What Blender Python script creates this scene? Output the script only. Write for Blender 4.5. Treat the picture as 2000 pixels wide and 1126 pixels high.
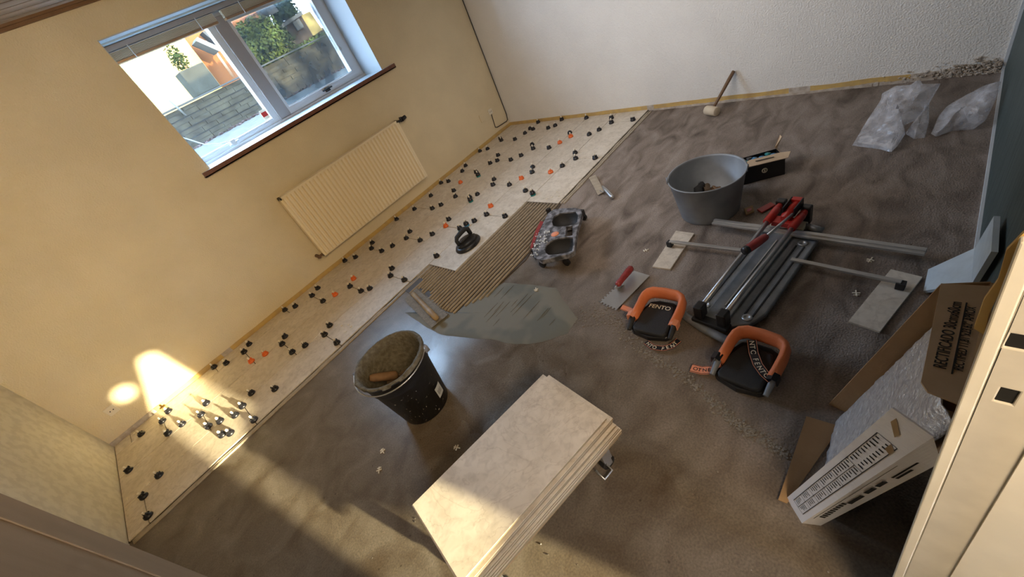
import bpy, bmesh, math, random
from mathutils import Vector, Matrix, noise
random.seed(7)
for o in list(bpy.data.objects): bpy.data.objects.remove(o)
C = bpy.context.scene.collection
S = bpy.context.scene
# ------------------------------------------------------------ camera
CAM = Vector((1.01964, -3.48348, 1.38606))
RX = Vector((0.5983838, -0.7134445, -0.3646008))     # image right
RY = Vector((-0.6629241, -0.1853046, -0.7253922))    # image down
RZ = Vector((0.4499648, 0.6757656, -0.5838428))      # view direction
FPX = 809.226
cam = bpy.data.cameras.new('camera'); co = bpy.data.objects.new('camera', cam); C.objects.link(co)
m = Matrix((RX, -RY, -RZ)).transposed().to_4x4(); m.translation = CAM
co.matrix_world = m
cam.sensor_fit = 'HORIZONTAL'; cam.sensor_width = 36; cam.lens = 36*FPX/2000; cam.clip_start = .02
S.camera = co
S.view_settings.view_transform = 'Standard'; S.view_settings.look = 'None'
S.view_settings.exposure = 0.0; S.view_settings.gamma = 1; S.view_settings.use_curve_mapping = False
# ------------------------------------------------------------ daylight, plus added fill lights
W = bpy.data.worlds.new('sky'); S.world = W; W.use_nodes = True
wn = W.node_tree; wn.nodes.clear()
wo = wn.nodes.new('ShaderNodeOutputWorld'); wb = wn.nodes.new('ShaderNodeBackground')
tc = wn.nodes.new('ShaderNodeTexCoord'); sx = wn.nodes.new('ShaderNodeSeparateXYZ'); rp = wn.nodes.new('ShaderNodeValToRGB')
wn.links.new(tc.outputs['Generated'], sx.inputs[0]); wn.links.new(sx.outputs['Z'], rp.inputs[0])
rp.color_ramp.elements[0].position = 0.0; rp.color_ramp.elements[0].color = (.62, .78, 1, 1)
rp.color_ramp.elements[1].position = .7; rp.color_ramp.elements[1].color = (.44, .68, 1, 1)
wn.links.new(rp.outputs[0], wb.inputs[0]); wn.links.new(wb.outputs[0], wo.inputs[0])
wb.inputs[1].default_value = 40.0
SUN_DIR = Vector((-.194, 1, -.14)).normalized()
sl = bpy.data.lights.new('low_sun', 'SUN'); sl.energy = 30; sl.angle = math.radians(1.1); sl.color = (1, .86, .52)
so = bpy.data.objects.new('low_sun', sl); C.objects.link(so); so.location = (2, -8, 4)
so.rotation_euler = SUN_DIR.to_track_quat('-Z', 'Y').to_euler()
def area(name, loc, look, sx_, sy_, e, col, portal=False, spread=180):
    l = bpy.data.lights.new(name, 'AREA'); l.shape = 'RECTANGLE'; l.size = sx_; l.size_y = sy_; l.energy = e; l.color = col
    o = bpy.data.objects.new(name, l); C.objects.link(o); o.location = loc
    o.rotation_euler = (Vector(look)-Vector(loc)).to_track_quat('-Z', 'Y').to_euler()
    if portal: l.cycles.is_portal = True
    l.spread = math.radians(spread)
    return o
area('window_portal', (2.38, .45, 1.49), (2.38, -1, 1.49), 1.6, .85, 1, (1, 1, 1), True)
area('fill_window_wall', (1.05, -3.42, 1.90), (.55, 0, .85), 1.6, .25, 13.5, (1, .70, .34), False, 95)  # added unseen fill, warms the window wall
area('fill_right_wall', (3.05, -1.9, 2.0), (4.3, -1.9, .75), 1.2, 2.2, 22.0, (1, .90, .82), False, 140)  # added unseen fill, brightens the right-hand wall
area('fill_room_floor', (.80, -4.45, 1.98), (2.5, -2.5, 0), .6, .6, 10, (1, .68, .38), False, 110)  # added unseen warm fill across the floor through the doorway
area('fill_jamb', (.75, -4.25, 1.75), (1.44, -3.62, .8), .5, .5, 5, (1, .80, .55), False, 80)  # added unseen fill aimed at the door jamb

# ------------------------------------------------------------ pixel helpers (survey of the photograph)
def ray(u, v): return RX*((u-1000)/FPX)+RY*((v-563)/FPX)+RZ
def PZ(u, v, z=0.):
    d = ray(u, v); return CAM+d*((z-CAM.z)/d.z)
def PY(u, v, y=0.):
    d = ray(u, v); return CAM+d*((y-CAM.y)/d.y)
def PX(u, v, x=0.):
    d = ray(u, v); return CAM+d*((x-CAM.x)/d.x)
def PP(u, v, p, n):
    d = ray(u, v); return CAM+d*((Vector(p)-CAM).dot(n)/d.dot(n))
# ------------------------------------------------------------ materials
def mat(name, col, rough=.6, metal=0., var=.0, vs=6., bump=0., bs=60., col2=None, lo=.35, hi=.65, detail=4, spec=.5, stretch=None, alpha=None):
    m = bpy.data.materials.new(name); m.use_nodes = True; t = m.node_tree; b = t.nodes['Principled BSDF']
    b.inputs['Roughness'].default_value = rough; b.inputs['Metallic'].default_value = metal
    b.inputs['Specular IOR Level'].default_value = spec
    b.inputs['Base Color'].default_value = (*col, 1)
    g = t.nodes.new('ShaderNodeNewGeometry'); src = g.outputs['Position']
    if stretch:
        mp = t.nodes.new('ShaderNodeMapping'); mp.inputs['Scale'].default_value = stretch; t.links.new(src, mp.inputs[0]); src = mp.outputs[0]
    if var or col2:
        n = t.nodes.new('ShaderNodeTexNoise'); n.inputs['Scale'].default_value = vs; n.inputs['Detail'].default_value = detail
        t.links.new(src, n.inputs['Vector'])
        r = t.nodes.new('ShaderNodeValToRGB'); t.links.new(n.outputs['Fac'], r.inputs[0])
        c2 = col2 or tuple(min(1, c*(1+var)) for c in col); c1 = col if col2 else tuple(c*(1-var) for c in col)
        r.color_ramp.elements[0].position = lo; r.color_ramp.elements[0].color = (*c1, 1)
        r.color_ramp.elements[1].position = hi; r.color_ramp.elements[1].color = (*c2, 1)
        t.links.new(r.outputs[0], b.inputs['Base Color'])
    if bump:
        n = t.nodes.new('ShaderNodeTexNoise'); n.inputs['Scale'].default_value = bs; n.inputs['Detail'].default_value = 3
        t.links.new(src, n.inputs['Vector']); bp = t.nodes.new('ShaderNodeBump'); bp.inputs['Strength'].default_value = min(1, bump)
        bp.inputs['Distance'].default_value = .004*max(1, bump); t.links.new(n.outputs['Fac'], bp.inputs['Height']); t.links.new(bp.outputs[0], b.inputs['Normal'])
    return m
M = {}
M['wall_a'] = mat('woodchip_cream', (.76, .66, .46), .9, var=.04, vs=3, bump=1.3, bs=110)
M['wall_b'] = mat('woodchip_white', (.80, .78, .74), .9, var=.03, vs=3, bump=1.3, bs=110)
M['wall_c'] = mat('scraped_plaster', (.60, .56, .46), .9, col2=(.68, .64, .53), vs=22, lo=.42, hi=.56, bump=1, bs=45, detail=8)
M['wall_d'] = mat('dark_green_wall', (.035, .058, .060), .55, col2=(.075, .105, .105), vs=9, bump=.5, bs=50, stretch=(6, 1, .6))
M['white_edge'] = mat('white_plaster_edge', (.62, .66, .70), .8, bump=.6, bs=60)
M['ceil'] = mat('ceiling_boards', (.40, .34, .28), .7, var=.15, vs=5, stretch=(.5, 8, 1))
M['cornice'] = mat('brown_cornice', (.17, .085, .03), .6, var=.15, vs=10)
M['yellow'] = mat('old_yellow_paint', (.62, .42, .13), .7, col2=(.50, .34, .14), vs=18, bump=.6, bs=40)
M['plaster'] = mat('bare_plaster', (.58, .52, .45), .9, col2=(.40, .33, .26), vs=25, bump=1.2, bs=50)
M['white'] = mat('white_paint', (.62, .65, .67), .45)
M['reveal'] = mat('white_reveal', (.50, .56, .60), .5)
M['grey_frame'] = mat('grey_frame', (.30, .28, .27), .5)
M['sill_brown'] = mat('sill_brown_edge', (.16, .065, .035), .5, var=.15, vs=30)
M['sill'] = mat('sill_top', (.50, .56, .60), .3)
M['joint'] = mat('joint_shadow_mortar', (.055, .042, .03), .9)
M['rad'] = mat('radiator_enamel', (.90, .80, .60), .4)
M['black'] = mat('black_plastic', (.012, .012, .013), .38)
M['blackm'] = mat('black_matt', (.018, .018, .019), .7, bump=.4, bs=200)
M['capb'] = mat('cap_black', (.010, .010, .014), .32)
M['capo'] = mat('cap_orange', (.75, .14, .02), .4)
M['teal'] = mat('teal_plastic', (.0, .18, .19), .4)
M['blue'] = mat('blue_plastic', (.03, .22, .45), .4)
M['clear'] = mat('milky_plastic', (.80, .74, .62), .35)
M['steel'] = mat('brushed_steel', (.50, .51, .52), .34, .8, bump=.2, bs=200)
M['alu'] = mat('aluminium', (.50, .49, .47), .45, .7, var=.12, vs=14, stretch=(8, 1, 1))
M['body'] = mat('cutter_deck', (.17, .185, .20), .42, .35, col2=(.26, .28, .30), vs=14, bump=.3, bs=120)
M['galv'] = mat('galvanised', (.20, .215, .235), .55, .3, col2=(.30, .32, .345), vs=7)
M['red'] = mat('red_plastic', (.40, .022, .014), .38)
M['redm'] = mat('red_grip', (.27, .035, .035), .45, var=.15, vs=40)
M['orange'] = mat('orange_foam', (.72, .20, .07), .6, var=.06, vs=12, bump=.3, bs=150)
M['webo'] = mat('orange_webbing', (.80, .30, .17), .8, bump=.5, bs=400)
M['offwhite'] = mat('cream_print', (.75, .68, .52), .6)
M['ink'] = mat('black_ink', (.015, .015, .015), .7)
M['card'] = mat('cardboard', (.38, .24, .12), .85, var=.08, vs=10, bump=.3, bs=90)
M['cardl'] = mat('cardboard_light', (.52, .385, .255), .85, var=.08, vs=12, bump=.3, bs=60)
M['cardw'] = mat('cardboard_white', (.82, .81, .84), .6, bump=.35, bs=40, stretch=(1, 1, 12))
M['foil'] = mat('foam_foil', (.62, .61, .62), .28, .4, col2=(.85, .85, .86), vs=70, bump=1.5, bs=110)
M['mortar'] = mat('wet_mortar', (.36, .305, .23), .5, var=.12, vs=30, bump=.6, bs=120)
M['mortarl'] = mat('spread_mortar', (.135, .135, .108), .75, col2=(.19, .178, .138), vs=4, lo=.47, hi=.53, bump=.3, bs=60, detail=2)
M['mortard'] = mat('dried_mortar', (.24, .215, .18), .9, var=.15, vs=60, bump=1.5, bs=120)
M['crust'] = mat('grey_crust', (.085, .074, .050), .9, col2=(.15, .135, .10), vs=60, bump=1.2, bs=110)
M['crustb'] = mat('brown_crust', (.10, .068, .042), .8, var=.15, vs=30, bump=1, bs=60)
M['mortar_shaded'] = mat('shaded_mortar_film', (.065, .050, .036), .6, var=.15, vs=40)  # mortar film under the ridges, darkened for the shade in the grooves
M['brass'] = mat('pale_brass', (.42, .27, .16), .3, .5)
M['grip_brown'] = mat('stained_grip', (.20, .115, .06), .7, var=.15, vs=40)
M['wood'] = mat('worn_wood', (.42, .30, .16), .55, col2=(.24, .15, .07), vs=10)
M['door'] = mat('brown_door', (.22, .155, .09), .6, col2=(.25, .175, .105), vs=8, bump=.15, bs=250, stretch=(6, 6, 1))
M['jamb'] = mat('cream_gloss_paint', (.72, .69, .60), .35, var=.04, vs=14, bump=.35, bs=14)
M['jambg'] = mat('grey_filler', (.56, .53, .46), .6, var=.06, vs=20)
M['dust'] = mat('dusty_black', (.05, .05, .055), .6, col2=(.30, .30, .33), vs=28, lo=.42, hi=.68)
M['hole'] = mat('dark_void', (.004, .004, .004), 1)
M['rubber'] = mat('rubber_white', (.62, .52, .38), .7)
M['brown_wood'] = mat('handle_wood', (.16, .09, .045), .5)
M['blue_board'] = mat('white_board', (.52, .60, .66), .5, var=.06, vs=20)
M['blockwall'] = None
# tile: veined stone look, slight change from tile to tile
def tile_mat():
    m = bpy.data.materials.new('stone_tile'); m.use_nodes = True; t = m.node_tree; b = t.nodes['Principled BSDF']
    g = t.nodes.new('ShaderNodeNewGeometry')
    add = t.nodes.new('ShaderNodeVectorMath'); add.operation = 'ADD'
    sc = t.nodes.new('ShaderNodeVectorMath'); sc.operation = 'SCALE'; sc.inputs['Scale'].default_value = 9
    cx = t.nodes.new('ShaderNodeCombineXYZ')
    for i in range(3): t.links.new(g.outputs['Random Per Island'], cx.inputs[i])
    t.links.new(cx.outputs[0], sc.inputs[0]); t.links.new(g.outputs['Position'], add.inputs[0]); t.links.new(sc.outputs[0], add.inputs[1])
    n = t.nodes.new('ShaderNodeTexNoise'); n.inputs['Scale'].default_value = 7; n.inputs['Detail'].default_value = 8; n.inputs['Distortion'].default_value = 1.2
    t.links.new(add.outputs[0], n.inputs[0])
    r = t.nodes.new('ShaderNodeValToRGB'); t.links.new(n.outputs['Fac'], r.inputs[0])
    r.color_ramp.elements[0].position = .3; r.color_ramp.elements[0].color = (.60, .53, .435, 1)
    r.color_ramp.elements[1].position = .7; r.color_ramp.elements[1].color = (.73, .66, .565, 1)
    v = t.nodes.new('ShaderNodeTexNoise'); v.inputs['Scale'].default_value = 4.5; v.inputs['Detail'].default_value = 6; v.inputs['Distortion'].default_value = 2.5
    t.links.new(add.outputs[0], v.inputs[0])
    r2 = t.nodes.new('ShaderNodeValToRGB'); t.links.new(v.outputs['Fac'], r2.inputs[0])
    e = r2.color_ramp.elements; e[0].position = .485; e[0].color = (1, 1, 1, 1); e[1].position = .515; e[1].color = (1, 1, 1, 1)
    k = e.new(.5); k.color = (.86, .84, .82, 1)
    n4 = t.nodes.new('ShaderNodeTexNoise'); n4.inputs['Scale'].default_value = 38; n4.inputs['Detail'].default_value = 8; n4.inputs['Distortion'].default_value = .6; t.links.new(add.outputs[0], n4.inputs[0])
    r4 = t.nodes.new('ShaderNodeValToRGB'); t.links.new(n4.outputs['Fac'], r4.inputs[0]); r4.color_ramp.elements[0].position = .32; r4.color_ramp.elements[0].color = (.84, .83, .82, 1); r4.color_ramp.elements[1].position = .55; r4.color_ramp.elements[1].color = (1, 1, 1, 1)
    m4 = t.nodes.new('ShaderNodeMix'); m4.data_type = 'RGBA'; m4.blend_type = 'MULTIPLY'; m4.inputs[0].default_value = 1; t.links.new(r.outputs[0], m4.inputs[6]); t.links.new(r4.outputs[0], m4.inputs[7])
    mx = t.nodes.new('ShaderNodeMix'); mx.data_type = 'RGBA'; mx.blend_type = 'MULTIPLY'; mx.inputs[0].default_value = 1
    t.links.new(m4.outputs[2], mx.inputs[6]); t.links.new(r2.outputs[0], mx.inputs[7]); t.links.new(mx.outputs[2], b.inputs['Base Color'])
    b.inputs['Roughness'].default_value = .42
    return m
M['tile'] = tile_mat()
M['tile_edge'] = mat('tile_body', (.26, .20, .13), .8, var=.1, vs=30, stretch=(1, 1, 14))
def floor_mat():
    m = bpy.data.materials.new('concrete_screed'); m.use_nodes = True; t = m.node_tree; b = t.nodes['Principled BSDF']; L = t.links
    g = t.nodes.new('ShaderNodeNewGeometry')
    def nz(scale, detail=6, dist=0., stretch=None):
        n = t.nodes.new('ShaderNodeTexNoise'); n.inputs['Scale'].default_value = scale; n.inputs['Detail'].default_value = detail; n.inputs['Distortion'].default_value = dist
        if stretch:
            mp = t.nodes.new('ShaderNodeMapping'); mp.inputs['Scale'].default_value = stretch; mp.inputs['Rotation'].default_value = (0, 0, -.45)
            L.new(g.outputs['Position'], mp.inputs[0]); L.new(mp.outputs[0], n.inputs[0])
        else: L.new(g.outputs['Position'], n.inputs[0])
        return n
    def ramp(src, stops):
        r = t.nodes.new('ShaderNodeValToRGB'); L.new(src, r.inputs[0]); e = r.color_ramp.elements
        e[0].position = stops[0][0]; e[0].color = (*stops[0][1], 1); e[1].position = stops[-1][0]; e[1].color = (*stops[-1][1], 1)
        for p, c in stops[1:-1]: k = e.new(p); k.color = (*c, 1)
        return r
    sp = t.nodes.new('ShaderNodeSeparateXYZ'); L.new(g.outputs['Position'], sp.inputs[0])
    # smooth levelled screed near the doorway, rough dusty slab further in
    n0 = nz(2.2, 5, .4)
    a = t.nodes.new('ShaderNodeMath'); a.operation = 'MULTIPLY_ADD'; a.inputs[1].default_value = -.45; L.new(sp.outputs['Y'], a.inputs[0]); L.new(sp.outputs['X'], a.inputs[2])
    c = t.nodes.new('ShaderNodeMath'); c.operation = 'MULTIPLY_ADD'; c.inputs[1].default_value = .9; L.new(n0.outputs['Fac'], c.inputs[0]); L.new(a.outputs[0], c.inputs[2])
    mr = t.nodes.new('ShaderNodeMapRange'); mr.inputs['From Min'].default_value = 3.45; mr.inputs['From Max'].default_value = 3.95; L.new(c.outputs[0], mr.inputs[0])
    n1 = nz(6.5, 12, .8); n2 = nz(5.5, 14, .7, (.8, 1.8, 1)); n3 = nz(160, 2)
    smooth = ramp(n1.outputs['Fac'], [(.3, (.100, .074, .050)), (.5, (.148, .120, .090)), (.72, (.200, .170, .135))])
    rough = ramp(n2.outputs['Fac'], [(.30, (.105, .078, .060)), (.5, (.225, .180, .148)), (.70, (.315, .265, .228))])
    mx = t.nodes.new('ShaderNodeMix'); mx.data_type = 'RGBA'; L.new(mr.outputs[0], mx.inputs[0]); L.new(smooth.outputs[0], mx.inputs[6]); L.new(rough.outputs[0], mx.inputs[7])
    sk = ramp(n3.outputs['Fac'], [(.3, (.74, .74, .74)), (.7, (1.15, 1.15, 1.15))])
    m2 = t.nodes.new('ShaderNodeMix'); m2.data_type = 'RGBA'; m2.blend_type = 'MULTIPLY'; m2.inputs[0].default_value = 1
    L.new(mx.outputs[2], m2.inputs[6]); L.new(sk.outputs[0], m2.inputs[7])
    sw = nz(3.2, 5, 3.5); swr = ramp(sw.outputs['Fac'], [(.47, (1, 1, 1)), (.49, (1.28, 1.26, 1.24)), (.50, (.80, .80, .80)), (.515, (1, 1, 1)), (.60, (1, 1, 1)), (.608, (1.22, 1.2, 1.18)), (.62, (1, 1, 1))])
    ms = t.nodes.new('ShaderNodeMix'); ms.data_type = 'RGBA'; ms.blend_type = 'MULTIPLY'; ms.inputs[0].default_value = .55; L.new(m2.outputs[2], ms.inputs[6]); L.new(swr.outputs[0], ms.inputs[7]); m2 = ms
    # scattered dark specks and scratches
    vo = t.nodes.new('ShaderNodeTexVoronoi'); vo.inputs['Scale'].default_value = 14; L.new(g.outputs['Position'], vo.inputs[0])
    spk = ramp(vo.outputs['Distance'], [(.03, (.35, .33, .30)), (.07, (1, 1, 1))])
    m3 = t.nodes.new('ShaderNodeMix'); m3.data_type = 'RGBA'; m3.blend_type = 'MULTIPLY'; m3.inputs[0].default_value = .8
    L.new(m2.outputs[2], m3.inputs[6]); L.new(spk.outputs[0], m3.inputs[7]); L.new(m3.outputs[2], b.inputs['Base Color'])
    rr = t.nodes.new('ShaderNodeMapRange'); rr.inputs['To Min'].default_value = .34; rr.inputs['To Max'].default_value = .72; L.new(mr.outputs[0], rr.inputs[0]); L.new(rr.outputs[0], b.inputs['Roughness'])
    ds = t.nodes.new('ShaderNodeVectorMath'); ds.operation = 'DISTANCE'; pw = PZ(955, 705, 0); ds.inputs[1].default_value = tuple(pw); L.new(g.outputs['Position'], ds.inputs[0])
    dn = t.nodes.new('ShaderNodeMath'); dn.operation = 'MULTIPLY_ADD'; dn.inputs[1].default_value = .35; L.new(n1.outputs['Fac'], dn.inputs[0]); L.new(ds.outputs['Value'], dn.inputs[2])
    wm = t.nodes.new('ShaderNodeMapRange'); wm.inputs['From Min'].default_value = .38; wm.inputs['From Max'].default_value = .62; wm.inputs['To Min'].default_value = .42; wm.inputs['To Max'].default_value = 1; L.new(dn.outputs[0], wm.inputs[0])
    ml = t.nodes.new('ShaderNodeMath'); ml.operation = 'MULTIPLY'; L.new(rr.outputs[0], ml.inputs[0]); L.new(wm.outputs[0], ml.inputs[1]); L.new(ml.outputs[0], b.inputs['Roughness'])
    bp = t.nodes.new('ShaderNodeBump'); bp.inputs['Strength'].default_value = .8; bp.inputs['Distance'].default_value = .005
    ad = t.nodes.new('ShaderNodeMath'); ad.operation = 'ADD'; L.new(n3.outputs['Fac'], ad.inputs[0]); L.new(n1.outputs['Fac'], ad.inputs[1]); bs_ = t.nodes.new('ShaderNodeMapRange'); bs_.inputs['To Min'].default_value = .05; bs_.inputs['To Max'].default_value = .8; L.new(mr.outputs[0], bs_.inputs[0]); L.new(bs_.outputs[0], bp.inputs['Strength']); L.new(ad.outputs[0], bp.inputs['Height']); L.new(bp.outputs[0], b.inputs['Normal'])
    return m
M['floor'] = floor_mat()
def glassy(name, fac, col, rough=.1, dirt=False):
    m = bpy.data.materials.new(name); m.use_nodes = True; t = m.node_tree; t.nodes.remove(t.nodes['Principled BSDF']); out = t.nodes['Material Output']
    tr = t.nodes.new('ShaderNodeBsdfTransparent'); b = t.nodes.new('ShaderNodeBsdfPrincipled'); b.inputs['Base Color'].default_value = (*col, 1); b.inputs['Roughness'].default_value = rough
    b.inputs['Specular IOR Level'].default_value = .8
    mx = t.nodes.new('ShaderNodeMixShader'); mx.inputs[0].default_value = fac; t.links.new(tr.outputs[0], mx.inputs[1]); t.links.new(b.outputs[0], mx.inputs[2]); t.links.new(mx.outputs[0], out.inputs[0])
    if dirt:
        g = t.nodes.new('ShaderNodeNewGeometry'); n = t.nodes.new('ShaderNodeTexNoise'); n.inputs['Scale'].default_value = dirt; n.inputs['Detail'].default_value = 6
        t.links.new(g.outputs['Position'], n.inputs[0]); r = t.nodes.new('ShaderNodeMapRange'); r.inputs['From Min'].default_value = .3; r.inputs['From Max'].default_value = .7
        r.inputs['To Min'].default_value = fac*.45; r.inputs['To Max'].default_value = min(1, fac*1.5); t.links.new(n.outputs['Fac'], r.inputs[0]); t.links.new(r.outputs[0], mx.inputs[0])
    return m
M['glass'] = glassy('clean_glass', .04, (.8, .9, 1), .02)
M['glass_d'] = glassy('dusty_glass', .52, (.075, .115, .145), .3, 5)
M['bag'] = glassy('clear_plastic_film', .34, (.72, .74, .80), .22, 22)

# ------------------------------------------------------------ mesh helpers
class MB:
    def __init__(s): s.v = []; s.f = []; s.sm = []; s.mi = []
    def add(s, vs, fs, T=None, smooth=False, mi=0):
        k = len(s.v); s.v += [tuple(T @ Vector(p)) if T else tuple(p) for p in vs]
        for f in fs: s.f.append(tuple(i+k for i in f)); s.sm.append(smooth); s.mi.append(mi)
        return s
    def box(s, a, b, T=None, mi=0):
        x0, y0, z0 = [min(p, q) for p, q in zip(a, b)]; x1, y1, z1 = [max(p, q) for p, q in zip(a, b)]
        return s.add([(x0,y0,z0),(x1,y0,z0),(x1,y1,z0),(x0,y1,z0),(x0,y0,z1),(x1,y0,z1),(x1,y1,z1),(x0,y1,z1)],
            [(0,3,2,1),(4,5,6,7),(0,1,5,4),(1,2,6,5),(2,3,7,6),(3,0,4,7)], T, False, mi)
    def prism(s, poly, z0, z1, T=None, mi=0):
        n = len(poly); vs = [(p[0], p[1], z0) for p in poly]+[(p[0], p[1], z1) for p in poly]
        return s.add(vs, [tuple(range(n-1, -1, -1)), tuple(range(n, 2*n))]+[(i, (i+1) % n, n+(i+1) % n, n+i) for i in range(n)], T, False, mi)
    def slab(s, pts, t, n=None, mi=0):       # polygon in space given thickness t along its normal
        pts = [Vector(p) for p in pts]
        nn = Vector(n).normalized() if n is not None else (pts[1]-pts[0]).cross(pts[2]-pts[0]).normalized()
        k = len(pts); vs = pts+[p+nn*t for p in pts]
        return s.add(vs, [tuple(range(k-1, -1, -1)), tuple(range(k, 2*k))]+[(i, (i+1) % k, k+(i+1) % k, k+i) for i in range(k)], None, False, mi)
    def lathe(s, prof, n=32, T=None, smooth=True, mi=0, wob=0., caps=True):
        vs = []
        for j, (r, z) in enumerate(prof):
            for i in range(n):
                a = 2*math.pi*i/n; q = r*(1+wob*math.sin(3*a+j)); vs.append((q*math.cos(a), q*math.sin(a), z))
        fs = [(j*n+i, j*n+(i+1) % n, (j+1)*n+(i+1) % n, (j+1)*n+i) for j in range(len(prof)-1) for i in range(n)]
        s.add(vs, fs, T, smooth, mi)
        if caps:
            k = len(s.v)-len(vs)
            if prof[0][0] > 1e-5: s.f.append(tuple(k+i for i in range(n-1, -1, -1))); s.sm.append(False); s.mi.append(mi)
            if prof[-1][0] > 1e-5: s.f.append(tuple(k+(len(prof)-1)*n+i for i in range(n))); s.sm.append(False); s.mi.append(mi)
        return s
    def tube(s, path, r, n=10, T=None, mi=0, sx=1., sy=1., close=False, up=None):
        P = [Vector(p) for p in path]; k = len(P); rr = r if isinstance(r, (list, tuple)) else [r]*k
        u = None; vs = []
        for i in range(k):
            d = (P[(i+1) % k]-P[i-1]) if close else (P[min(i+1, k-1)]-P[max(i-1, 0)])
            d.normalize()
            if up is not None: u = Vector(up)
            elif u is None: u = Vector((0, 0, 1)) if abs(d.z) < .9 else Vector((1, 0, 0))
            u = (u-d*u.dot(d)).normalized(); w = d.cross(u)
            for j in range(n):
                a = 2*math.pi*j/n; vs.append(P[i]+w*(math.cos(a)*rr[i]*sx)+u*(math.sin(a)*rr[i]*sy))
        m_ = k if close else k-1
        fs = [(i*n+j, i*n+(j+1) % n, ((i+1) % k)*n+(j+1) % n, ((i+1) % k)*n+j) for i in range(m_) for j in range(n)]
        fs = [f[::-1] for f in fs]
        if not close: fs += [tuple(range(n)), tuple((k-1)*n+j for j in range(n-1, -1, -1))]
        return s.add(vs, fs, T, True, mi)
    def cyl(s, a, b, r, n=16, r2=None, T=None, mi=0):
        return s.tube([a, b], [r, r2 if r2 is not None else r], n, T, mi)
    def ribbon(s, path, wv, t=.002, T=None, mi=0):   # strip of webbing: centre line, half-width vectors
        P = [Vector(p) for p in path]; k = len(P); vs = []
        for i in range(k):
            w = Vector(wv[i] if isinstance(wv, list) else wv)
            d = (P[min(i+1, k-1)]-P[max(i-1, 0)]).normalized(); nn = w.cross(d).normalized()*t
            vs += [P[i]-w, P[i]+w, P[i]+w+nn, P[i]-w+nn]
        fs = [(i*4+j, i*4+(j+1) % 4, i*4+4+(j+1) % 4, i*4+4+j) for i in range(k-1) for j in range(4)]+[(0, 3, 2, 1), tuple((k-1)*4+j for j in range(4))]
        return s.add(vs, fs, T, False, mi)
    def patch(s, p00, p10, p11, p01, t, n, k=8):   # bilinear sheet of thickness t
        P = [Vector(p) for p in (p00, p10, p11, p01)]; nn = Vector(n).normalized()*t; m_ = k+1; vs = []
        for o_ in (Vector(), nn):
            for j in range(m_):
                for i in range(m_): a, c = i/k, j/k; vs.append(P[0].lerp(P[1], a).lerp(P[3].lerp(P[2], a), c)+o_)
        q = m_*m_; fs = [(j*m_+i, j*m_+i+1, (j+1)*m_+i+1, (j+1)*m_+i) for j in range(k) for i in range(k)]; fs += [tuple(x+q for x in f[::-1]) for f in fs]
        rim = [i for i in range(k)]+[j*m_+k for j in range(k)]+[k*m_+i for i in range(k, 0, -1)]+[j*m_ for j in range(k, 0, -1)]
        fs += [(rim[i], rim[(i+1) % len(rim)], rim[(i+1) % len(rim)]+q, rim[i]+q) for i in range(len(rim))]
        return s.add(vs, fs)
    def build(s, name, mats, parent=None, bevel=0, seg=2, kind=None):
        me = bpy.data.meshes.new(name); me.from_pydata(s.v, [], s.f)
        for m_ in (mats if isinstance(mats, (list, tuple)) else [mats]): me.materials.append(M[m_] if isinstance(m_, str) else m_)
        me.polygons.foreach_set('use_smooth', s.sm); me.polygons.foreach_set('material_index', s.mi)
        bm = bmesh.new(); bm.from_mesh(me); bmesh.ops.recalc_face_normals(bm, faces=bm.faces); bm.to_mesh(me); bm.free(); me.update()
        o = bpy.data.objects.new(name, me); C.objects.link(o)
        if parent is not None: o.parent = parent
        if bevel:
            b = o.modifiers.new('edge', 'BEVEL'); b.width = bevel; b.segments = seg; b.limit_method = 'ANGLE'; b.angle_limit = .7
        if kind: o['kind'] = kind
        return o
def tag(o, label, cat, group=None, kind=None):
    o['label'] = label; o['category'] = cat
    if group: o['group'] = group
    if kind: o['kind'] = kind
    return o
def thing(name, label, cat, loc=(0, 0, 0), rz=0, group=None, quat=None):
    o = bpy.data.objects.new(name, None); C.objects.link(o); o.location = loc; o.empty_display_size = .05
    if quat is not None: o.rotation_mode = 'QUATERNION'; o.rotation_quaternion = quat
    else: o.rotation_euler = (0, 0, rz)
    return tag(o, label, cat, group)
def local(o):      # world -> local frame of an unparented empty
    T = Matrix.Translation(o.location) @ (o.rotation_quaternion.to_matrix() if o.rotation_mode == 'QUATERNION' else o.rotation_euler.to_matrix()).to_4x4()
    I = T.inverted(); return lambda p: I @ Vector(p)
def text(s_, name, origin, xd, yd, size, m_, parent, squeeze=1., lift=.0006, mirror=False):
    cu = bpy.data.curves.new(name, 'FONT'); cu.body = s_; cu.size = size; cu.extrude = .0002; cu.offset = size*.012
    t = bpy.data.objects.new(name, cu); C.objects.link(t)
    dg = bpy.context.evaluated_depsgraph_get(); dg.update(); me = bpy.data.meshes.new_from_object(t.evaluated_get(dg)); bpy.data.objects.remove(t)
    xd = Vector(xd).normalized(); yd = Vector(yd); yd = (yd-xd*yd.dot(xd)).normalized(); zd = xd.cross(yd)
    T = Matrix((xd*squeeze, yd, zd)).transposed().to_4x4(); T.translation = Vector(origin)+zd*lift
    me.transform(T); me.materials.clear(); me.materials.append(M[m_]); me.name = name
    o = bpy.data.objects.new(name, me); C.objects.link(o)
    if parent is not None: o.parent = parent
    return o
def struct(o): o['kind'] = 'structure'; return o

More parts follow.
